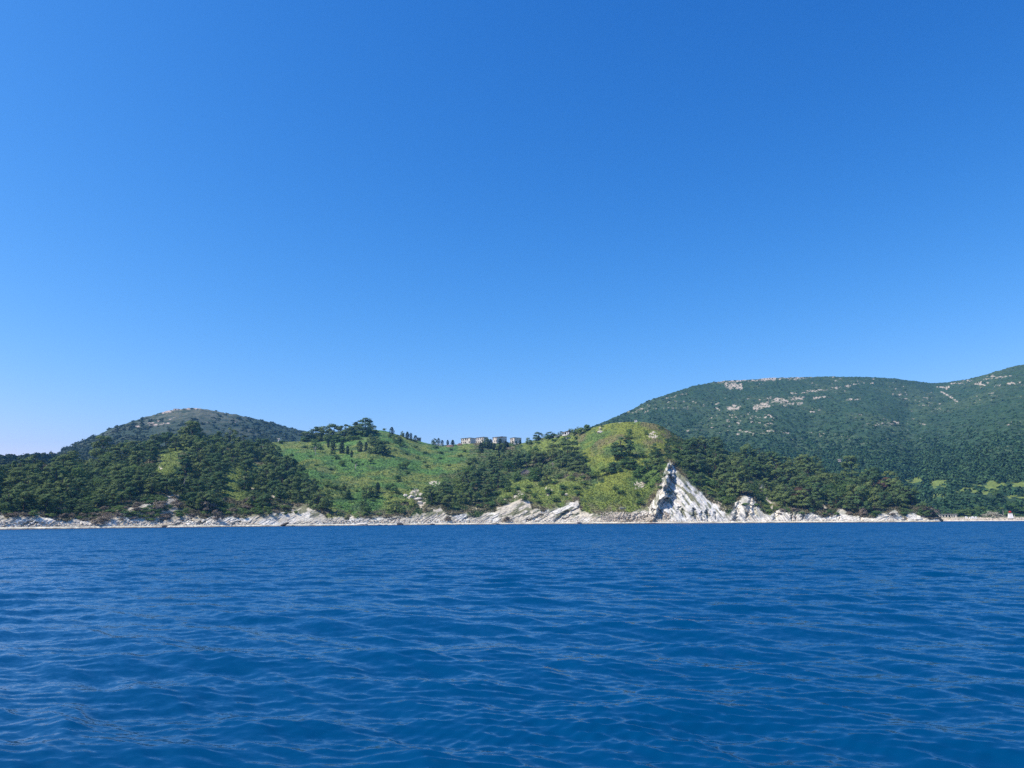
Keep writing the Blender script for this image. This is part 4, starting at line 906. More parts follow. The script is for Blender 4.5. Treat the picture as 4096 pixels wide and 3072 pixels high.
shrubs([(2690, 1790), (2750, 1800), (2790, 1890), (2880, 1960), (2960, 1990), (2900, 2030), (2860, 2010), (2780, 1940), (2720, 1870)], 32, 16, 8, 24, 44, 'on the rim east of the white cliff')
shrubs([(0, 2030), (160, 2030), (300, 2060), (420, 2040), (520, 2010), (640, 2000), (700, 2040), (760, 2050), (900, 2040), (1010, 2030), (1100, 2030), (1180, 2040), (1190, 2056), (1010, 2064), (900, 2066), (700, 2076), (560, 2084), (400, 2086), (260, 2074), (90, 2066), (0, 2066)], 34, 12, 9, 26, 48, 'on the bank under the west wood', (), (S_, S_, D_), (0.5, 0.9))
shrubs([(1310, 1965), (1640, 1930), (1660, 2020), (1560, 2062), (1340, 2064)], 58, 22, 10, 16, 34, 'on the lower grass of the bowl', (), (S_,), (0.45, 0.8))
shrubs([(1640, 1790), (1860, 1795), (1860, 1850), (1720, 1880), (1560, 1800)], 50, 16, 11, 14, 32, 'on the upper grass of the bowl under the saddle', (), (S_,), (0.45, 0.8))
shrubs([(1060, 1800), (1200, 1780), (1380, 1850), (1330, 1930), (1240, 1900), (1120, 1850)], 70, 24, 14, 14, 30, 'on the western grass of the bowl', (), (S_,), (0.45, 0.8))
shrubs([(2950, 2010), (3100, 2040), (3300, 2052), (3500, 2056), (3690, 2050), (3690, 2062), (3400, 2064), (3080, 2056)], 46, 8, 12, 22, 40, 'on the ledges of the eastern cliffs', (), (S_, S_, D_), (0.5, 0.8))
shrubs([(3780, 2052), (4096, 2050), (4300, 2050), (4300, 2064), (3780, 2066)], 34, 7, 13, 30, 54, 'on the low shore under the mountain', (), (S_, S_, B_), (0.5, 0.8))

shrubs([(1215, 1752), (1300, 1752), (1400, 1738), (1480, 1728), (1500, 1738), (1440, 1756), (1380, 1770), (1290, 1772), (1210, 1770)], 24, 9, 15, 30, 50, 'under the pines of the knoll and its ridge row', (), (S_,), (0.7, 1.1))

# which plants show largest: paint them far to near and count what stays uncovered
buf = np.full((300, 1200), -1, int); order = sorted(range(len(plants)), key=lambda i: -plants[i]['r'])
for i in order:
    p = plants[i]; w = p['s'] * p['K'].W / p['r'] * F / 4; h = p['s'] * p['sz'] * p['K'].H / p['r'] * F / 4
    cu, cv = p['u'] / 4 + 80, p['v'] / 4 - h * 0.5 - 300
    ys = np.arange(max(0, int(cv - h / 2)), min(300, int(cv + h / 2) + 1)); xs = np.arange(max(0, int(cu - w / 2)), min(1200, int(cu + w / 2) + 1))
    if len(ys) and len(xs):
        m = ((xs[None] - cu) / (w / 2)) ** 2 + ((ys[:, None] - cv) / (h / 2)) ** 2 < 1
        sub = buf[ys[0]:ys[-1] + 1, xs[0]:xs[-1] + 1]; sub[m] = i
vis = np.bincount(buf[(buf >= 0)].ravel(), minlength=len(plants))
inframe = np.array([(-30 < p['u'] < 4126) for p in plants])
rest_pine, rest_shrub = Heap(), Heap()
quota = {'pine': 290, 'shrub': 280, 'tree': 200, 'cypress': 100}
rank = sorted(range(len(plants)), key=lambda i: (-(plants[i]['single']), -vis[i]))
THIN = {}
for i in rank:
    p = plants[i]; c = p['cat']
    if p['single'] or (quota[c] > 0 and vis[i] >= 5 and inframe[i]):
        quota[c] -= 1
        plant(p['K'], p['name'], p['x'], p['y'], p['z'], p['s'], p['label'], c, p['group'], p['sz'])
    else:
        K = p['K']
        if K not in THIN: THIN[K] = thin(K.V, 2, 1.35)
        lf = {'pine': (0.10, 0.150, 0.050)}.get(c, (0.08, 0.140, 0.040))
        (rest_pine if c in ('pine', 'tree') else rest_shrub).add(THIN[K], (p['x'], p['y'], p['z']), p['s'], rng.uniform(0, 6.28), np.array(lf) * rng.uniform(0.75, 1.3), p['sz'])
if rest_pine.V: rest_pine.build('pine_woods', 'trees filling the depth of the headland woods')
if rest_shrub.V: rest_shrub.build('slope_shrubbery', 'small shrubs scattered over the headland slopes')

# ---- bracken and tufts over the grass, brush on the ledges
def tufts(n):
    hp = Heap(); P = []; W = []
    flat = np.nonzero(((H.rock < 0.35) & (H.V < 2085)).ravel()[None, :][0])[0]
    rr = H.rock.ravel(); gr = H.grass.ravel()
    row = np.arange(H.X.shape[1])[None, :].repeat(H.X.shape[0], 0).ravel()
    flat = flat[(row[flat] > H.lo + 10) & (row[flat] < H.hi - 2)]
    sel = rng.choice(flat, n, replace=False)
    X, Y, Z = H.X.ravel()[sel], H.Y.ravel()[sel], H.Z.ravel()[sel]; C = H.C.reshape(-1, 3)[sel]
    k = 5
    sz = rng.uniform(0.35, 0.95, n) * (1 - 0.35 * gr[sel])
    cen = np.stack([X, Y, Z], 1).repeat(k, 0) + rng.normal(size=(n * k, 3)) * np.array((0.45, 0.45, 0.22)) * sz.repeat(k)[:, None] + np.array((0, 0, 0.25)) * sz.repeat(k)[:, None]
    nor = rng.normal(size=(n * k, 3)) * 0.7 + np.array((0, -0.25, 0.8))
    V = leaf_quads(np.random.default_rng(5), cen, nor, sz.repeat(k) * rng.uniform(0.6, 1.2, n * k), 0.7)
    hp.V.append(V); hp.C.append((C * rng.uniform(0.80, 1.22, (n, 1))).repeat(k, 0).repeat(4, 0))
    hp.build('bracken_undergrowth', 'bracken and low scrub covering the headland slopes')
tufts(110000)

# ---- the forest and scrub of the mountain and the far hill
def blob(rs, n, size, flat=0.7):
    d = rs.normal(size=(n, 3)); d /= np.linalg.norm(d, axis=1, keepdims=True); d[:, 2] = np.abs(d[:, 2])
    p = d * np.array((1, 1, flat)) * rs.uniform(0.75, 1.05, (n, 1))
    lump = 1 + 0.25 * np.sin(d[:, :1] * 5 + d[:, 1:2] * 4)
    return leaf_quads(rs, p * lump, d + rs.normal(size=(n, 3)) * 0.4 + np.array((0, 0, 0.3)), size * rs.uniform(0.7, 1.3, n), 0.8)
TB = [blob(np.random.default_rng(900 + i), 34, 0.62, f) for i, f in enumerate((0.7, 0.9, 0.6, 1.2, 0.55, 0.8))]
TT = [blob(np.random.default_rng(950 + i), 90, 0.42, f) for i, f in enumerate((0.8, 0.55, 0.65, 1.1))]
def cover(T, n, dens, size, name, label, c0, c1, seed, big=None):
    rs = np.random.default_rng(seed); hp = Heap()
    nc, nr = T.X.shape
    got = 0
    while got < n:
        i = rs.integers(1, nc - 1, 4000); k = rs.integers(T.lo, T.hi, 4000)
        for a, b in zip(i, k):
            u, v = T.U[a, b], T.V[a, b]
            if T.rock[a, b] > 0.3 or rs.random() > dens(u, v): continue
            S = size(u, v, rs)
            t = (TT if S > 3.6 else TB)[rs.integers(len(TT if S > 3.6 else TB))]
            q = rs.random(); col = np.array(c0) * (1 - q) + np.array(c1) * q
            hp.add(t, (T.X[a, b], T.Y[a, b], T.Z[a, b] - 0.25 * S), S, rs.uniform(0, 6.28), col * rs.uniform(0.7, 1.3), rs.uniform(0.8, 1.25))
            got += 1
            if got >= n: break
    return hp.build(name, label)
def d_m(u, v):
    if any(inpoly(np.array([u, u, u]), np.array([v, v - 12, v - 22]), p).any() for p in M_GREEN): return 0.06
    lowv = np.interp(v, [1500, 1650, 1760, 1850, 2040, 2062, 2070], [0.16, 0.34, 0.62, 0.95, 1.0, 0.6, 0.1])
    return lowv if v < 2064 else 0.15
def s_m(u, v, rs):
    m = np.interp(v, [1500, 1700, 1800, 1900, 2050], [1.4, 1.8, 2.7, 3.9, 4.2])
    return m * rs.uniform(0.55, 1.35)
cover(MT, 21000, d_m, s_m, 'mountain_forest', 'pine forest and scrub clothing the mountain side', (0.028, 0.072, 0.032), (0.060, 0.115, 0.042), 61)
def d_l(u, v):
    if u < 235: return 0.7
    t = np.interp(u, [300, 560, 640, 740, 900, 1050], [1, .8, .35, .25, .4, 1])
    return t * np.interp(v, [1630, 1700, 1760], [0.45, 0.8, 1])
cover(LH, 8500, d_l, lambda u, v, rs: (2.9 if u > 240 else 2.0) * rs.uniform(0.5, 1.4), 'far_hill_vegetation', 'dark scrub and small trees dotting the far hill', (0.034, 0.060, 0.032), (0.070, 0.095, 0.044), 62)
# ------------------------------------------------------------------ buildings and small things
def boxv(x0, x1, y0, y1, z0, z1):
    V = np.array([(x, y, z) for x in (x0, x1) for y in (y0, y1) for z in (z0, z1)], float)
    Q = np.array([(0, 1, 3, 2), (4, 6, 7, 5), (0, 4, 5, 1), (2, 3, 7, 6), (0, 2, 6, 4), (1, 5, 7, 3)])
    return V, Q

class Solid:
    def __init__(s): s.V = []; s.Q = []; s.n = 0
    def add(s, V, Q, T=None):
        V = np.asarray(V, float)
        if T is not None: V = np.array([T @ Vector(p) for p in V])
        s.V.append(V); s.Q += [tuple(int(i) + s.n for i in q) for q in Q]; s.n += len(V); return s
    def box(s, *a, T=None): return s.add(*boxv(*a), T=T)
    def build(s, name, m, parent=None, smooth=False):
        me = bpy.data.meshes.new(name); me.from_pydata(np.concatenate(s.V).tolist(), [], s.Q); me.update()
        me.materials.append(m)
        if smooth: me.polygons.foreach_set('use_smooth', np.ones(len(me.polygons), bool))
        return obj(name, me, parent)

def wall_panel(S, p0, d, w, h, holes, th=0.3):
    """upright wall from p0 along the unit vector d with real openings (x0,x1,z0,z1)"""
    d = Vector(d); n = Vector((d.y, -d.x, 0)); p0 = Vector(p0)
    xs = sorted({0, w, *[q for o in holes for q in o[:2]]}); zs = sorted({0, h, *[q for o in holes for q in o[2:]]})
    for i in range(len(xs) - 1):
        for k in range(len(zs) - 1):
            cx, cz = (xs[i] + xs[i + 1]) / 2, (zs[k] + zs[k + 1]) / 2
            if any(o[0] < cx < o[1] and o[2] < cz < o[3] for o in holes): continue
            V = []
            for e in (0, -th):
                for (x, z) in ((xs[i], zs[k]), (xs[i + 1], zs[k]), (xs[i + 1], zs[k + 1]), (xs[i], zs[k + 1])):
                    V.append(p0 + d * x + n * e + Vector((0, 0, z)))
            S.add(V, [(0, 1, 2, 3), (7, 6, 5, 4), (0, 4, 5, 1), (1, 5, 6, 2), (2, 6, 7, 3), (3, 7, 4, 0)])
    return n

def block(name, label, u, v_top, v_base, r, beta, w1, w2, cols1, rows, cols2, mat, big=False, group=None):
    """flat roofed block seen corner on: sunny face runs back to the left, shaded face back to the right"""
    top = pos(u, v_top, r); bot = pos(u, v_base, r)
    vis = top.z - bot.z; h = vis + 4.0
    root = empty(name, (bot.x, bot.y, bot.z - 4.0)); a = math.atan2(bot.x, bot.y); root.rotation_euler = (0, 0, -a)
    tag(root, label, 'building', group)
    d1 = Vector((-math.cos(beta), math.sin(beta), 0)); d2 = Vector((math.sin(beta), math.cos(beta), 0))
    S = Solid(); wins = []
    fl = vis / rows
    def holes(w, cols, odd):
        H_ = []
        for c in range(cols):
            for k in range(rows):
                if (c * 7 + k * 5 + odd * 3 + int(u)) % 6 == 0: continue
                ww = min(1.25, w / cols * 0.48) * (1.25 if big and c == cols // 2 else 1); x = w * (c + 0.5) / cols - ww / 2 + (0.15 if (c + k + odd) % 2 else -0.1)
                z = 4.0 + fl * k + fl * 0.30; H_.append((round(x, 3), round(x + ww, 3), round(z, 3), round(z + fl * (0.50 if (c + k) % 3 else 0.62), 3)))
        return H_
    c0 = Vector((0, 0, 0))
    faces = [(c0 + d1 * w1, -d1, w1, holes(w1, cols1, 0)), (c0, d2, w2, holes(w2, cols2, 1) if cols2 else []), (c0 + d2 * w2, d1, w1, []), (c0 + d1 * w1 + d2 * w2, -d2, w2, [])]
    for p0, d, w, hs in faces:
        n = wall_panel(S, p0, d, w, h, hs)
        wins += [(p0, d, n, o) for o in hs]
    S.build('wall', mat, root)
    F_ = Solid()
    e = 0.35
    P = [c0 - d1 * e - d2 * e, c0 + d1 * (w1 + e) - d2 * e, c0 + d1 * (w1 + e) + d2 * (w2 + e), c0 - d1 * e + d2 * (w2 + e)]
    F_.add([p + Vector((0, 0, h + 0.003)) for p in P] + [p + Vector((0, 0, h + 0.30)) for p in P], [(3, 2, 1, 0), (4, 5, 6, 7), (0, 1, 5, 4), (1, 2, 6, 5), (2, 3, 7, 6), (3, 0, 4, 7)])
    F_.build('roof', M_ROOFC, root)
    for k in range(1, rows):
        z = 4.0 + fl * k; S2 = Solid(); Q = [c0 + d1 * .35 + d2 * .35, c0 + d1 * (w1 - .35) + d2 * .35, c0 + d1 * (w1 - .35) + d2 * (w2 - .35), c0 + d1 * .35 + d2 * (w2 - .35)]
        S2.add([p + Vector((0, 0, z - .2)) for p in Q] + [p + Vector((0, 0, z)) for p in Q], [(3, 2, 1, 0), (4, 5, 6, 7), (0, 1, 5, 4), (1, 2, 6, 5), (2, 3, 7, 6), (3, 0, 4, 7)])
        S2.build('floor_slab', M_CONC, root)
    for p0, d, n, (x0, x1, z0, z1) in wins:      # empty window openings: a near-black panel inside stands in for room shade
        W_ = Solid(); b = [p0 + d * x - n * 1.2 + Vector((0, 0, z)) for x, z in ((x0 - .1, z0 - .1), (x1 + .1, z0 - .1), (x1 + .1, z1 + .1), (x0 - .1, z1 + .1))]
        W_.add(b + [p - n * 0.1 for p in b], [(0, 1, 2, 3), (7, 6, 5, 4), (0, 4, 5, 1), (1, 5, 6, 2), (2, 6, 7, 3), (3, 7, 4, 0)])
        win = W_.build('window', M_SHADE, root)
        s2 = Solid(); pz = [p0 + d * x + n * e2 + Vector((0, 0, z0 - 0.12)) for x, e2 in ((x0 - .1, .004), (x1 + .1, .004), (x1 + .1, .14), (x0 - .1, .14))]
        s2.add(pz + [p + Vector((0, 0, .115)) for p in pz], [(3, 2, 1, 0), (4, 5, 6, 7), (0, 1, 5, 4), (1, 2, 6, 5), (2, 3, 7, 6), (3, 0, 4, 7)])
        s2.build('sill', M_CONC, win)
    return root

G = 'ruined flat roofed blocks on the ridge'
block('ruined_block', 'long pale two storey ruin, westernmost of the flat roofed blocks on the saddle', 1881, 1751.4, 1774, 758, R(40), 12.8, 9.0, 5, 2, 0, M_PLASTER, True, G)
block('ruined_block', 'pale ruin with round tree before it, second flat roofed block from the saddle', 1934, 1748.3, 1772, 764, R(48), 12.0, 6.2, 4, 2, 0, M_PLASTER, False, G)
block('ruined_block', 'tall ruin behind the tallest cypress, lower of the two joined grey blocks', 1987, 1748.5, 1780, 752, R(48), 6.4, 8.0, 3, 3, 0, M_PLASTER, False, G)
block('ruined_block', 'highest ruined block with a plain grey side wall, just east of the tallest cypress', 2006.5, 1746.5, 1776, 760, R(50), 5.6, 7.0, 2, 3, 0, M_PLASTER, False, G)
block('ruined_block', 'easternmost ruined flat roofed block, small conifers against its grey side wall', 2057.5, 1750.5, 1776, 752, R(52), 7.2, 9.2, 3, 2, 0, M_PLASTER, True, G)

def hut(name, label, cat, u, v_top, v_base, r, w, d, yaw, roof, openings, mat, roofm, tilt=0.0, T=None):
    """small building: four walls with openings in front, roof slab (flat / leaning / gable)"""
    top = pos(u, v_top, r); bot = pos(u, v_base, r); h = top.z - bot.z + 1.0
    root = empty(name, (bot.x, bot.y, bot.z - 1.0)); root.rotation_euler = (0, 0, yaw - math.atan2(bot.x, bot.y)); tag(root, label, cat)
    S = Solid(); hw = w / 2
    ho = [(round(x0 * w, 3), round(x1 * w, 3), round(1 + z0 * (h - 1), 3), round(1 + z1 * (h - 1), 3)) for x0, x1, z0, z1 in openings]
    wall_panel(S, (-hw, 0, 0), (1, 0, 0), w, h, ho); wall_panel(S, (hw, 0, 0), (0, 1, 0), d, h, []); wall_panel(S, (hw, d, 0), (-1, 0, 0), w, h, []); wall_panel(S, (-hw, d, 0), (0, -1, 0), d, h, [])
    if roof == 'gable':
        for y in (0.02, d - 0.3): S.add([(-hw, y, h), (hw, y, h), (0, y, h + w * .28), (-hw, y + .28, h), (hw, y + .28, h), (0, y + .28, h + w * .28)], [(0, 1, 2), (5, 4, 3), (0, 3, 4, 1), (1, 4, 5, 2), (2, 5, 3, 0)])
    S.build('wall', mat, root)
    F_ = Solid()
    if roof == 'flat': F_.box(-hw - .4, hw + .4, -.4, d + .4, h + .003, h + .35)
    elif roof == 'lean':
        T_ = Matrix.Translation((0, d / 2, h + .15)) @ Matrix.Rotation(tilt, 4, 'Y'); F_.box(-hw - .5, hw + .5, -d / 2 - .5, d / 2 + .5, 0, .3, T=T_)
    elif roof == 'gable':
        for sgn in (-1, 1):
            if sgn > 0 and tilt: continue
            F_.add([(sgn * (hw + .4), -.4, h - .1), (0, -.4, h + w * .28 + .12), (0, d * (.6 if tilt else 1) + .4, h + w * .28 + .12), (sgn * (hw + .4), d * (.6 if tilt else 1) + .4, h - .1),
                    (sgn * (hw + .4), -.4, h + .1), (0, -.4, h + w * .28 + .32), (0, d * (.6 if tilt else 1) + .4, h + w * .28 + .32), (sgn * (hw + .4), d * (.6 if tilt else 1) + .4, h + .1)], [(0, 1, 2, 3), (7, 6, 5, 4), (0, 4, 5, 1), (1, 5, 6, 2), (2, 6, 7, 3), (3, 7, 4, 0)])
    if F_.n: F_.build('roof', roofm, root)
    for (x0, x1, z0, z1) in ho:
        W_ = Solid(); W_.box(-hw + x0 - .05, -hw + x1 + .05, 0.9, 1.0, z0 - .05, z1 + .05); W_.build('doorway' if z0 < 1.3 else 'window', M_SHADE, root)  # near-black panel behind each opening, painting the shade of the room
    return root

hut('hut', 'small flat roofed grey green hut beside the skyline cypresses', 'hut', 1677, 1752, 1765, 744, 3.6, 3, R(15), 'flat', [(.35, .6, .3, .7)], M_CONC, M_CONC)
hut('shed', 'tiny white shed on the grassy ridge west of the bowl', 'shed', 1115, 1756, 1764, 712, 2.2, 2.4, R(-35), 'lean', [(.55, .85, .0, .7)], M_WHITE, M_WHITE, R(-6))
hut('ruined_shed', 'long low white ruin with a fallen roof on the saddle', 'shed', 1752, 1777, 1783, 742, 8.5, 4, R(-14), 'lean', [(.1, .25, .2, .8), (.45, .6, .2, .8)], M_WHITE, M_WHITE, R(4))
hut('gatehouse', 'little white gatehouse with a dark doorway below the easternmost ruined block', 'hut', 2059, 1775, 1785, 735, 2.0, 2.4, R(-25), 'flat', [(.3, .7, .0, .75)], M_WHITE, M_WHITE)
hut('roofless_house', 'roofless white house with broken walls on the skyline east of the round pine', 'house', 2262, 1728, 1738, 672, 7.0, 5, R(-25), 'lean', [(.1, .25, .3, .8), (.4, .6, .0, .8), (.75, .88, .3, .8)], M_WHITE, M_CONC, R(-12))
hut('bunker', 'flat concrete bunker slab with a dark slit on the upper yellow hill', 'bunker', 2281, 1753, 1763, 652, 6.2, 4, R(20), 'flat', [(.65, .92, .25, .8)], M_CONC, M_PLASTER)
hut('ruined_shed', 'dark collapsed gabled shed, western of the two below the central wood', 'shed', 2103, 1888, 1908, 552, 7.5, 5, R(-12), 'gable', [(.15, .32, .25, .7), (.42, .56, .0, .7), (.68, .85, .25, .7)], M_WOOD, M_CONC, 1)
hut('ruined_shed', 'pale collapsed gabled shed, eastern of the two below the central wood', 'shed', 2246, 1888, 1906, 548, 8.5, 5, R(22), 'gable', [(.55, .7, .0, .75), (.78, .9, .25, .7)], M_CONC, M_PLASTER, 1)
hut('hut', 'grey plank hut with a slanting roof west of the white cliff', 'hut', 2515, 1890, 1910, 524, 6.4, 4, R(18), 'lean', [(.42, .56, .0, .75)], M_WOOD, M_CONC, R(-7))
hut('pillbox', 'small square concrete pillbox just above the rubble shore', 'bunker', 2492, 2033, 2048, 452, 2.9, 2.6, R(14), 'flat', [(.2, .8, .35, .7)], M_CONC, M_PLASTER)
hut('shore_building', 'long low flat roofed building with a row of openings on the low shore', 'building', 3793, 2057.5, 2071, 638, 11.8, 5, R(5), 'flat', [(.08, .14, .2, .75), (.2, .3, .2, .75), (.36, .46, .2, .75), (.52, .62, .2, .75), (.68, .74, .2, .75), (.80, .86, .0, .75)], M_PLASTER, M_CONC)
hut('stone_hut', 'roofless stone hut with square openings on the bare mountain shelf', 'hut', 3134, 1578, 1589, 1432, 12, 7, R(8), 'none', [(.1, .28, .25, .75), (.4, .6, .25, .75), (.72, .9, .25, .75)], M_CONC, M_CONC)
hut('long_ruin', 'long low stone ruin on the mountain skyline', 'ruin', 3078, 1511.5, 1519, 1568, 26, 6, R(4), 'none', [(.1, .16, .2, .8), (.3, .36, .2, .8), (.5, .56, .2, .8), (.7, .76, .2, .8)], M_PLASTER, M_CONC)
hut('stone_hut', 'small stone hut among the trees low on the mountain', 'hut', 3358, 1838, 1844, 900, 3.2, 3, R(-10), 'flat', [(.2, .4, .25, .75), (.6, .8, .25, .75)], M_CONC, M_PLASTER)
hut('hill_ruin', 'pinkish square ruin on the bare top of the far hill', 'ruin', 704, 1634.5, 1642, 1392, 9, 6, R(-20), 'none', [(.3, .5, .2, .8)], M_PLASTER, M_PLASTER)

def frame_ruin(label, u, v_top, v_base, r, w, bays):
    top = pos(u, v_top, r); bot = pos(u, v_base, r); h = top.z - bot.z + 1
    root = empty('concrete_frame', (bot.x, bot.y, bot.z - 1)); root.rotation_euler = (0, 0, -math.atan2(bot.x, bot.y) + R(-18)); tag(root, label, 'ruin')
    for i in range(bays + 1):
        x = -w / 2 + w * i / bays; Solid().box(x - .2, x + .2, -.2, .2, 0, h).build('post', M_PLASTER, root); Solid().box(x - .2, x + .2, 2.6, 3.0, 0, h).build('post', M_PLASTER, root)
    Solid().box(-w / 2 - .3, w / 2 + .3, -.3, .3, h + .002, h + .4).build('beam', M_PLASTER, root); Solid().box(-w / 2 - .3, w / 2 + .3, 2.5, 3.1, h + .002, h + .4).build('beam', M_PLASTER, root)
frame_ruin('low pale frame of posts and beams on the grass, western of the two', 1851, 1849, 1857, 650, 3.8, 2)
frame_ruin('pale concrete frame at the edge of the central wood, taller of the two', 1886, 1847, 1858, 642, 4.6, 2)

def slab(name, label, cat, pts, w, th, m):
    """a long slab or wall standing on the slope"""
    root = None; S = Solid()
    for (a, b) in zip(pts[:-1], pts[1:]):
        A, B = Vector(a), Vector(b); d = (B - A); L = d.length; T = Matrix.Translation(A) @ d.to_track_quat('X', 'Z').to_matrix().to_4x4(); S.box(0, L, -w / 2, w / 2, 0, th, T=T)
    o = S.build(name, m); tag(o, label, cat); return o
slab('retaining_wall', 'pale slanting concrete wall climbing to the roofless white house', 'wall', [pos(2218, 1751, 662), pos(2258, 1736, 668)], .6, 1.0, M_PLASTER)
slab('garden_wall', 'short white wall beside the little gatehouse', 'wall', [pos(2073, 1777, 738), pos(2087, 1775, 742)], .5, 1.2, M_WHITE)
for u, v, w_, lab in ((1800, 1787, 5.5, 'larger rusty mound of rubble on the saddle skyline'), (1838, 1781, 3.6, 'smaller rusty mound of rubble beside the westernmost ruined block')):
    x, y, z = H.place(u, v); S = Solid(); rs = np.random.default_rng(int(u)); V = []
    n = 22
    for i in range(9):
        for k in range(n):
            a = 6.2832 * k / n; q = 1 - i / 8.2; V.append((math.cos(a) * w_ * q * (1 + rs.normal(0, .06)), math.sin(a) * w_ * .6 * q * (1 + rs.normal(0, .06)), -1 + (1 - q * q) * 3.0 + rs.normal(0, .12)))
    S.add(V, [(i * n + k, i * n + (k + 1) % n, (i + 1) * n + (k + 1) % n, (i + 1) * n + k) for i in range(8) for k in range(n)])
    o = S.build('rubble_mound', M_TERRA); o.location = (x, y, z); tag(o, lab, 'mound')

# ---- rocks
def rock_mesh(seed, sx, sy, sz, rough=0.22, n=3):
    import bmesh
    bm = bmesh.new(); bmesh.ops.create_icosphere(bm, subdivisions=n, radius=1.0); rs = np.random.default_rng(seed)
    co_ = np.array([v.co[:] for v in bm.verts]); f = rs.normal(size=(10, 3)); f /= np.linalg.norm(f, axis=1, keepdims=True); dcut = rs.uniform(0.55, 0.92, 10)
    for d, c in zip(f, dcut):
        t = co_ @ d; co_ -= np.clip(t - c, 0, None)[:, None] * d * 0.9
    co_ *= 1 + rough * (rs.random((len(co_), 1)) - 0.5) * 0.35
    co_ *= np.array((sx, sy, sz))
    for v, c in zip(bm.verts, co_): v.co = c
    me = bpy.data.meshes.new('rock'); bm.to_mesh(me); bm.free(); return me
def rock(label, T, u, v, sx, sy, sz, m, rot=(0, 0, 0), name='boulder', cat='rock', dz=0.0):
    x, y, z = T.place(u, v); me = rock_mesh(int(u * 7 + v), sx, sy, sz); me.materials.append(m)
    o = obj(name, me); o.location = (x, y, z + dz); o.rotation_euler = rot; tag(o, label, cat); return o
rock('cream boulder with a flat top at the foot of the bowl', H, 1641, 1992, 2.6, 2.2, 1.9, M_ROCK)
rock('small white boulder just above the cream one at the foot of the bowl', H, 1622, 1983, 1.5, 1.2, 1.2, M_ROCK)
rock('white boulder on the bank under the central wood', H, 1677, 2014, 2.2, 1.8, 1.6, M_ROCK)
rock('wide pale rock lying on the slope behind the cream boulder', H, 1668, 1998, 3.6, 2, 1.4, M_ROCK)
rock('pale rock outcrop near the top of the yellow hill', H, 2400, 1731, 2.8, 2, 1.6, M_ROCK)
def searock(label, u, dr, sx, sy, sz, m, rot=(0, 0, 0), z=0.15, name='shore_rock'):
    a = float(ray(u, 2098)[0]); r = float(at(H_SHORE, np.array([a]), 2)[0]) + dr
    me = rock_mesh(int(u * 3), sx, sy, sz); me.materials.append(m); o = obj(name, me); o.location = (r * math.sin(a), r * math.cos(a), z); o.rotation_euler = rot; tag(o, label, 'rock')
searock('dark pointed rock tilted up like a prow at the water line', 1138, 1, 2.7, 1.0, 0.75, M_DROCK, (0, R(-24), R(10)), 0.9)
searock('low dark rounded rock in the water beside the pointed one', 1171, -5, 1.3, 0.8, 0.45, M_DROCK)
searock('reddish brown flat slab on the beach under the bowl', 1442, 3, 4.4, 1.8, 0.9, M_ROCK, (0, R(-6), 0), 0.6)
searock('dark flat rock at the water line east of the brown slab', 1518, -1, 1.7, 0.9, 0.5, M_DROCK)
searock('small dark rock at the water line, second east of the brown slab', 1543, -2, 1.1, 0.7, 0.4, M_DROCK)
searock('dark blocky rock standing at the water line below the dark pines', 1600, 0, 2.1, 1.1, 1.0, M_DROCK, (0, R(12), 0), 0.4)
searock('dark rock at the water line below the white bank of the central wood', 1725, 1, 2.1, 1.2, 0.8, M_DROCK)
searock('dark brown flat rock at the water line of the central shore', 1982, 1, 2.6, 1.2, 0.7, M_DROCK)
searock('dark stone at the water line of the western beach', 660, 0, 1.3, 0.9, 0.7, M_DROCK, (0, 0, 0), 0.5)
searock('rusty flat slab in the shallows by the rubble shore', 2610, -2, 4.2, 1.4, 0.5, M_TERRA)
def dome(label, u, r):
    a = float(ray(u, 2088)[0]); S = Solid(); n = 20; V = []; Q = []
    for i in range(7):
        e = R(90) * i / 6
        for k in range(n): q = 6.2832 * k / n; V.append((math.cos(q) * 1.9 * math.cos(e), math.sin(q) * 1.9 * math.cos(e), 1.5 * math.sin(e)))
    Q = [(i * n + k, i * n + (k + 1) % n, (i + 1) * n + (k + 1) % n, (i + 1) * n + k) for i in range(6) for k in range(n)]
    root = empty('domed_bunker', (r * math.sin(a), r * math.cos(a), 0.1)); root.rotation_euler = (0, 0, -a); tag(root, label, 'bunker')
    S.add(V, Q); S.build('dome', M_CONC, root, True); Solid().box(-.7, .7, -1.95, -1.2, .35, .8).build('firing_slit', M_SHADE, root)  # the slit is a near-black block, its shade put into the colour
dome('grey domed concrete bunker half sunk in the white shore', 2314, 438)

# rubble of the shore: cobbles nobody would count
S_V, S_Q = [], []
rs = np.random.default_rng(77); base = np.array([v.co[:] for v in rock_mesh(1, 1, 1, .75, .3, 1).vertices]); bq = np.array([p.vertices[:] for p in rock_mesh(1, 1, 1, .75, .3, 1).polygons]); off = 0
def pebbles(T, u0, u1, v0, v1, n, s0, s1):
    global off
    for _ in range(n):
        u = rs.uniform(u0, u1); v = v1 - (v1 - v0) * rs.random() ** 1.3
        x, y, z = T.place(u, v); s = rs.uniform(s0, s1) * (1 if rs.random() < .85 else 1.6); a = rs.uniform(0, 6.28)
        c = base * (s * rs.uniform(.7, 1.4), s, s * rs.uniform(.6, 1.0)); c = c @ np.array(((math.cos(a), math.sin(a), 0), (-math.sin(a), math.cos(a), 0), (0, 0, 1)))
        S_V.append(c + (x, y, z)); S_Q.append(bq + off); off += len(base)
pebbles(H, 2400, 2680, 2050, 2089, 2200, .2, .55); pebbles(H, 1280, 2400, 2080, 2094, 1100, .16, .5); pebbles(H, 0, 1000, 2086, 2110, 1200, .16, .5); pebbles(H, 2680, 3740, 2078, 2088, 700, .16, .5); pebbles(MT, 3765, 4180, 2070, 2080, 1500, .2, .6)
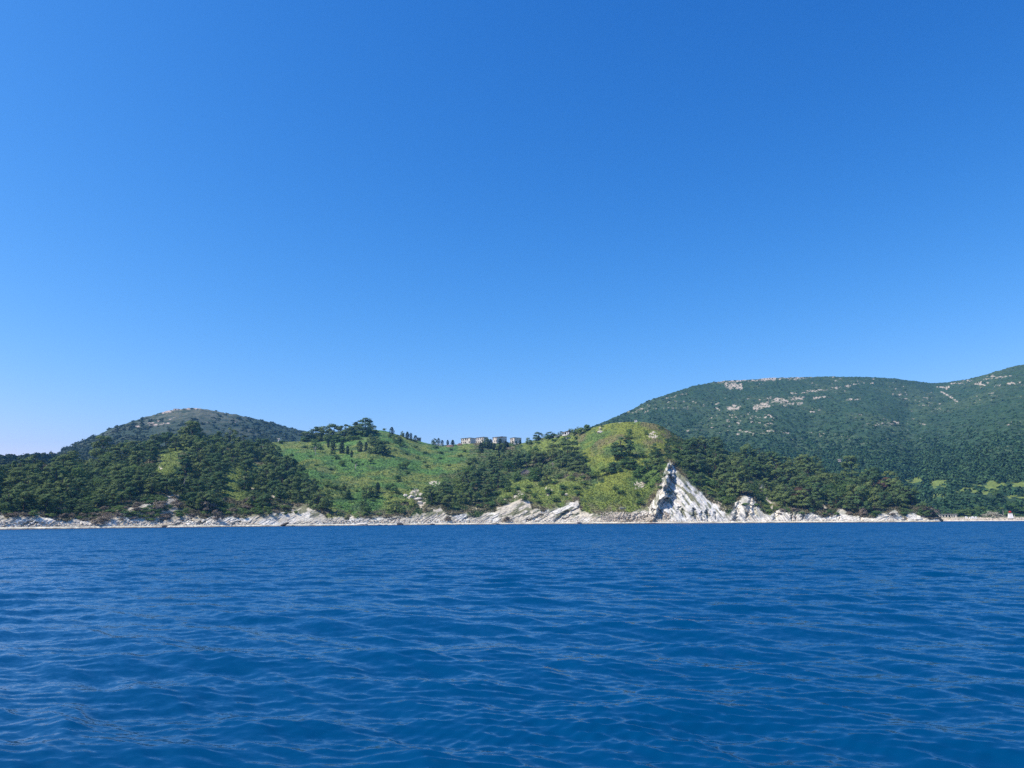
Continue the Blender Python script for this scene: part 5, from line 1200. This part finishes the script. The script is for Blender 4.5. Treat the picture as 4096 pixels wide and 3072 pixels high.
me = mesh_np('shore_rubble', np.concatenate(S_V), np.concatenate(S_Q), [M_COBBLE]); tag(obj('shore_rubble', me), 'pale cobbles and broken stones heaped along the shore', kind='stuff')

# ---- the beacon and the low shore
x, y, z = MT.place(4042, 2074.5); r = math.hypot(x, y)
bc = empty('beacon_tower', (x, y, z - .6)); bc.rotation_euler = (0, 0, -math.atan2(x, y) + R(18)); tag(bc, 'white tapering harbour beacon with a red lantern on the low shore', 'beacon')
def taper(w0, w1, h, z0, m, name, par, n=4):
    S = Solid(); V = [(math.cos(a) * w, math.sin(a) * w, zz) for w, zz in ((w0, z0), (w1, z0 + h)) for a in [6.2832 * (k + .5) / n for k in range(n)]]
    S.add(V, [(k, (k + 1) % n, (k + 1) % n + n, k + n) for k in range(n)] + [tuple(range(n, 2 * n)), tuple(range(n - 1, -1, -1))]); return S.build(name, m, par)
Solid().box(-2.2, 2.2, -2.2, 2.2, 0, .9).build('plinth', M_CONC, bc); taper(2.05, 1.45, 3.0, .903, M_WHITE, 'tower', bc); Solid().box(-1.15, 1.15, -1.15, 1.15, 3.905, 4.15).build('gallery', M_WHITE, bc)
taper(.28, .28, .6, 4.153, M_RED, 'post', bc, 8); taper(.85, .95, .55, 4.756, M_RED, 'lantern', bc, 10); taper(.95, .45, .45, 5.308, M_RED, 'lantern_cap', bc, 10)
wht = [(3864, 7.5, .55), (3869, 6.0, .4), (3879, 6.0, .6), (3884, 4.5, .4), (3891, 8.0, .8), (3896, 6.5, .5), (3903, 8.0, .6)]
for i, (u, hp, w) in enumerate(wht):
    x, y, z = MT.place(u, 2075.5); r = math.hypot(x, y); h = hp / F * r
    o = empty('white_block', (x, y, z - .3)); o.rotation_euler = (0, 0, rng.uniform(-.4, .4)); tag(o, 'white upright block in the cluster standing on the low stony shore', 'block', 'white upright blocks on the low shore')
    taper(w * 1.0, w * .8, h * .8 + .3, 0, M_WHITE, 'shaft', o); taper(w * .95, w * .6, h * .2, h * .8 + .303, M_WHITE, 'cap', o)
def mast(label, u, v0, v1, w=.09, lean=0.0):
    T = MT if u > 3760 else H
    x, y, z = T.place(u, v1); r = math.hypot(x, y); h = (v1 - v0) / F * r
    tv, tq = tubes([([(0, 0, -.5), (lean * .5, 0, h * .5), (lean, 0, h)], [w, w * .9, w * .7])]); o = obj('pole', mesh_np('pole', tv, tq, [M_PLASTER], smooth=True)); o.location = (x, y, z); tag(o, label, 'pole')
mast('thin pole on the low shore west of the beacon', 4014, 2048, 2072); mast('short white post east of the beacon', 4059, 2062, 2070, .16); mast('slanting bare pole rising from the west wood beside the grass', 947, 1738, 1766, .22, 2.0)
x, y, z = H.place(2543, 1688)
mk = empty('survey_marker', (x, y, z - .3)); tag(mk, 'white forked marker on the summit of the yellow hill', 'marker')
for sx in (-.62, .62): taper(.45, .32, 2.0, 0, M_WHITE, 'pillar', mk).location = (sx, 0, 0)
Solid().box(-1.3, 1.3, -.6, .6, -.2, .45).build('base', M_WHITE, mk)

# ---- dead trees
def dead_tree(label, u, v, hpx, seed, m=M_DEAD, thick=1.0):
    x, y, z = H.place(u, v); r = math.hypot(x, y); h = hpx / F * r; rs = np.random.default_rng(seed)
    root = empty('dead_tree', (x, y, z)); tag(root, label, 'tree')
    tr = [(0, 0, -.5), (rs.normal(0, .04) * h, 0, h * .4), (rs.normal(0, .08) * h, 0, h * .95)]
    tv, tq = tubes([(tr, [.26 * thick, .2 * thick, .07 * thick])]); obj('trunk', mesh_np('trunk', tv, tq, [m], smooth=True), root)
    for i in range(9):
        t = rs.uniform(.3, .85); p = np.array(tr[1]) * (1 - (t - .4) / .55) + np.array(tr[2]) * ((t - .4) / .55); a = rs.uniform(0, 6.28); L = h * rs.uniform(.25, .5) * (1.1 - t * .5)
        q = p + np.array((math.cos(a) * L * .5, math.sin(a) * L * .5, L * .35)); e = p + np.array((math.cos(a) * L * .8, math.sin(a) * L * .8, L * .9))
        tv, tq = tubes([([p, q, e], [.13 * thick, .1 * thick, .04 * thick])], 5); obj('branch', mesh_np('branch', tv, tq, [m], smooth=True), root)
dead_tree('bleached dead tree with forked bare limbs in the middle of the bowl', 1420, 1878, 22, 1, M_DEAD, 1.2)
dead_tree('tall thin bleached dead tree on the upper bowl', 1262, 1822, 36, 2)
dead_tree('pale crooked dead tree just east of the tall thin one', 1272, 1796, 24, 3)
dead_tree('grey dead tree with drooping bare limbs at the edge of the central wood', 1660, 1996, 40, 4, M_DEAD, 1.1)
dead_tree('small bleached snag in front of the central wood shadows', 2211, 1866, 18, 5)
dead_tree('grey leafless pine inside the clearing edge of the west wood', 735, 1940, 34, 6)
dead_tree('pale bare tree on the mountain facing slope of the west wood', 705, 1962, 26, 7)
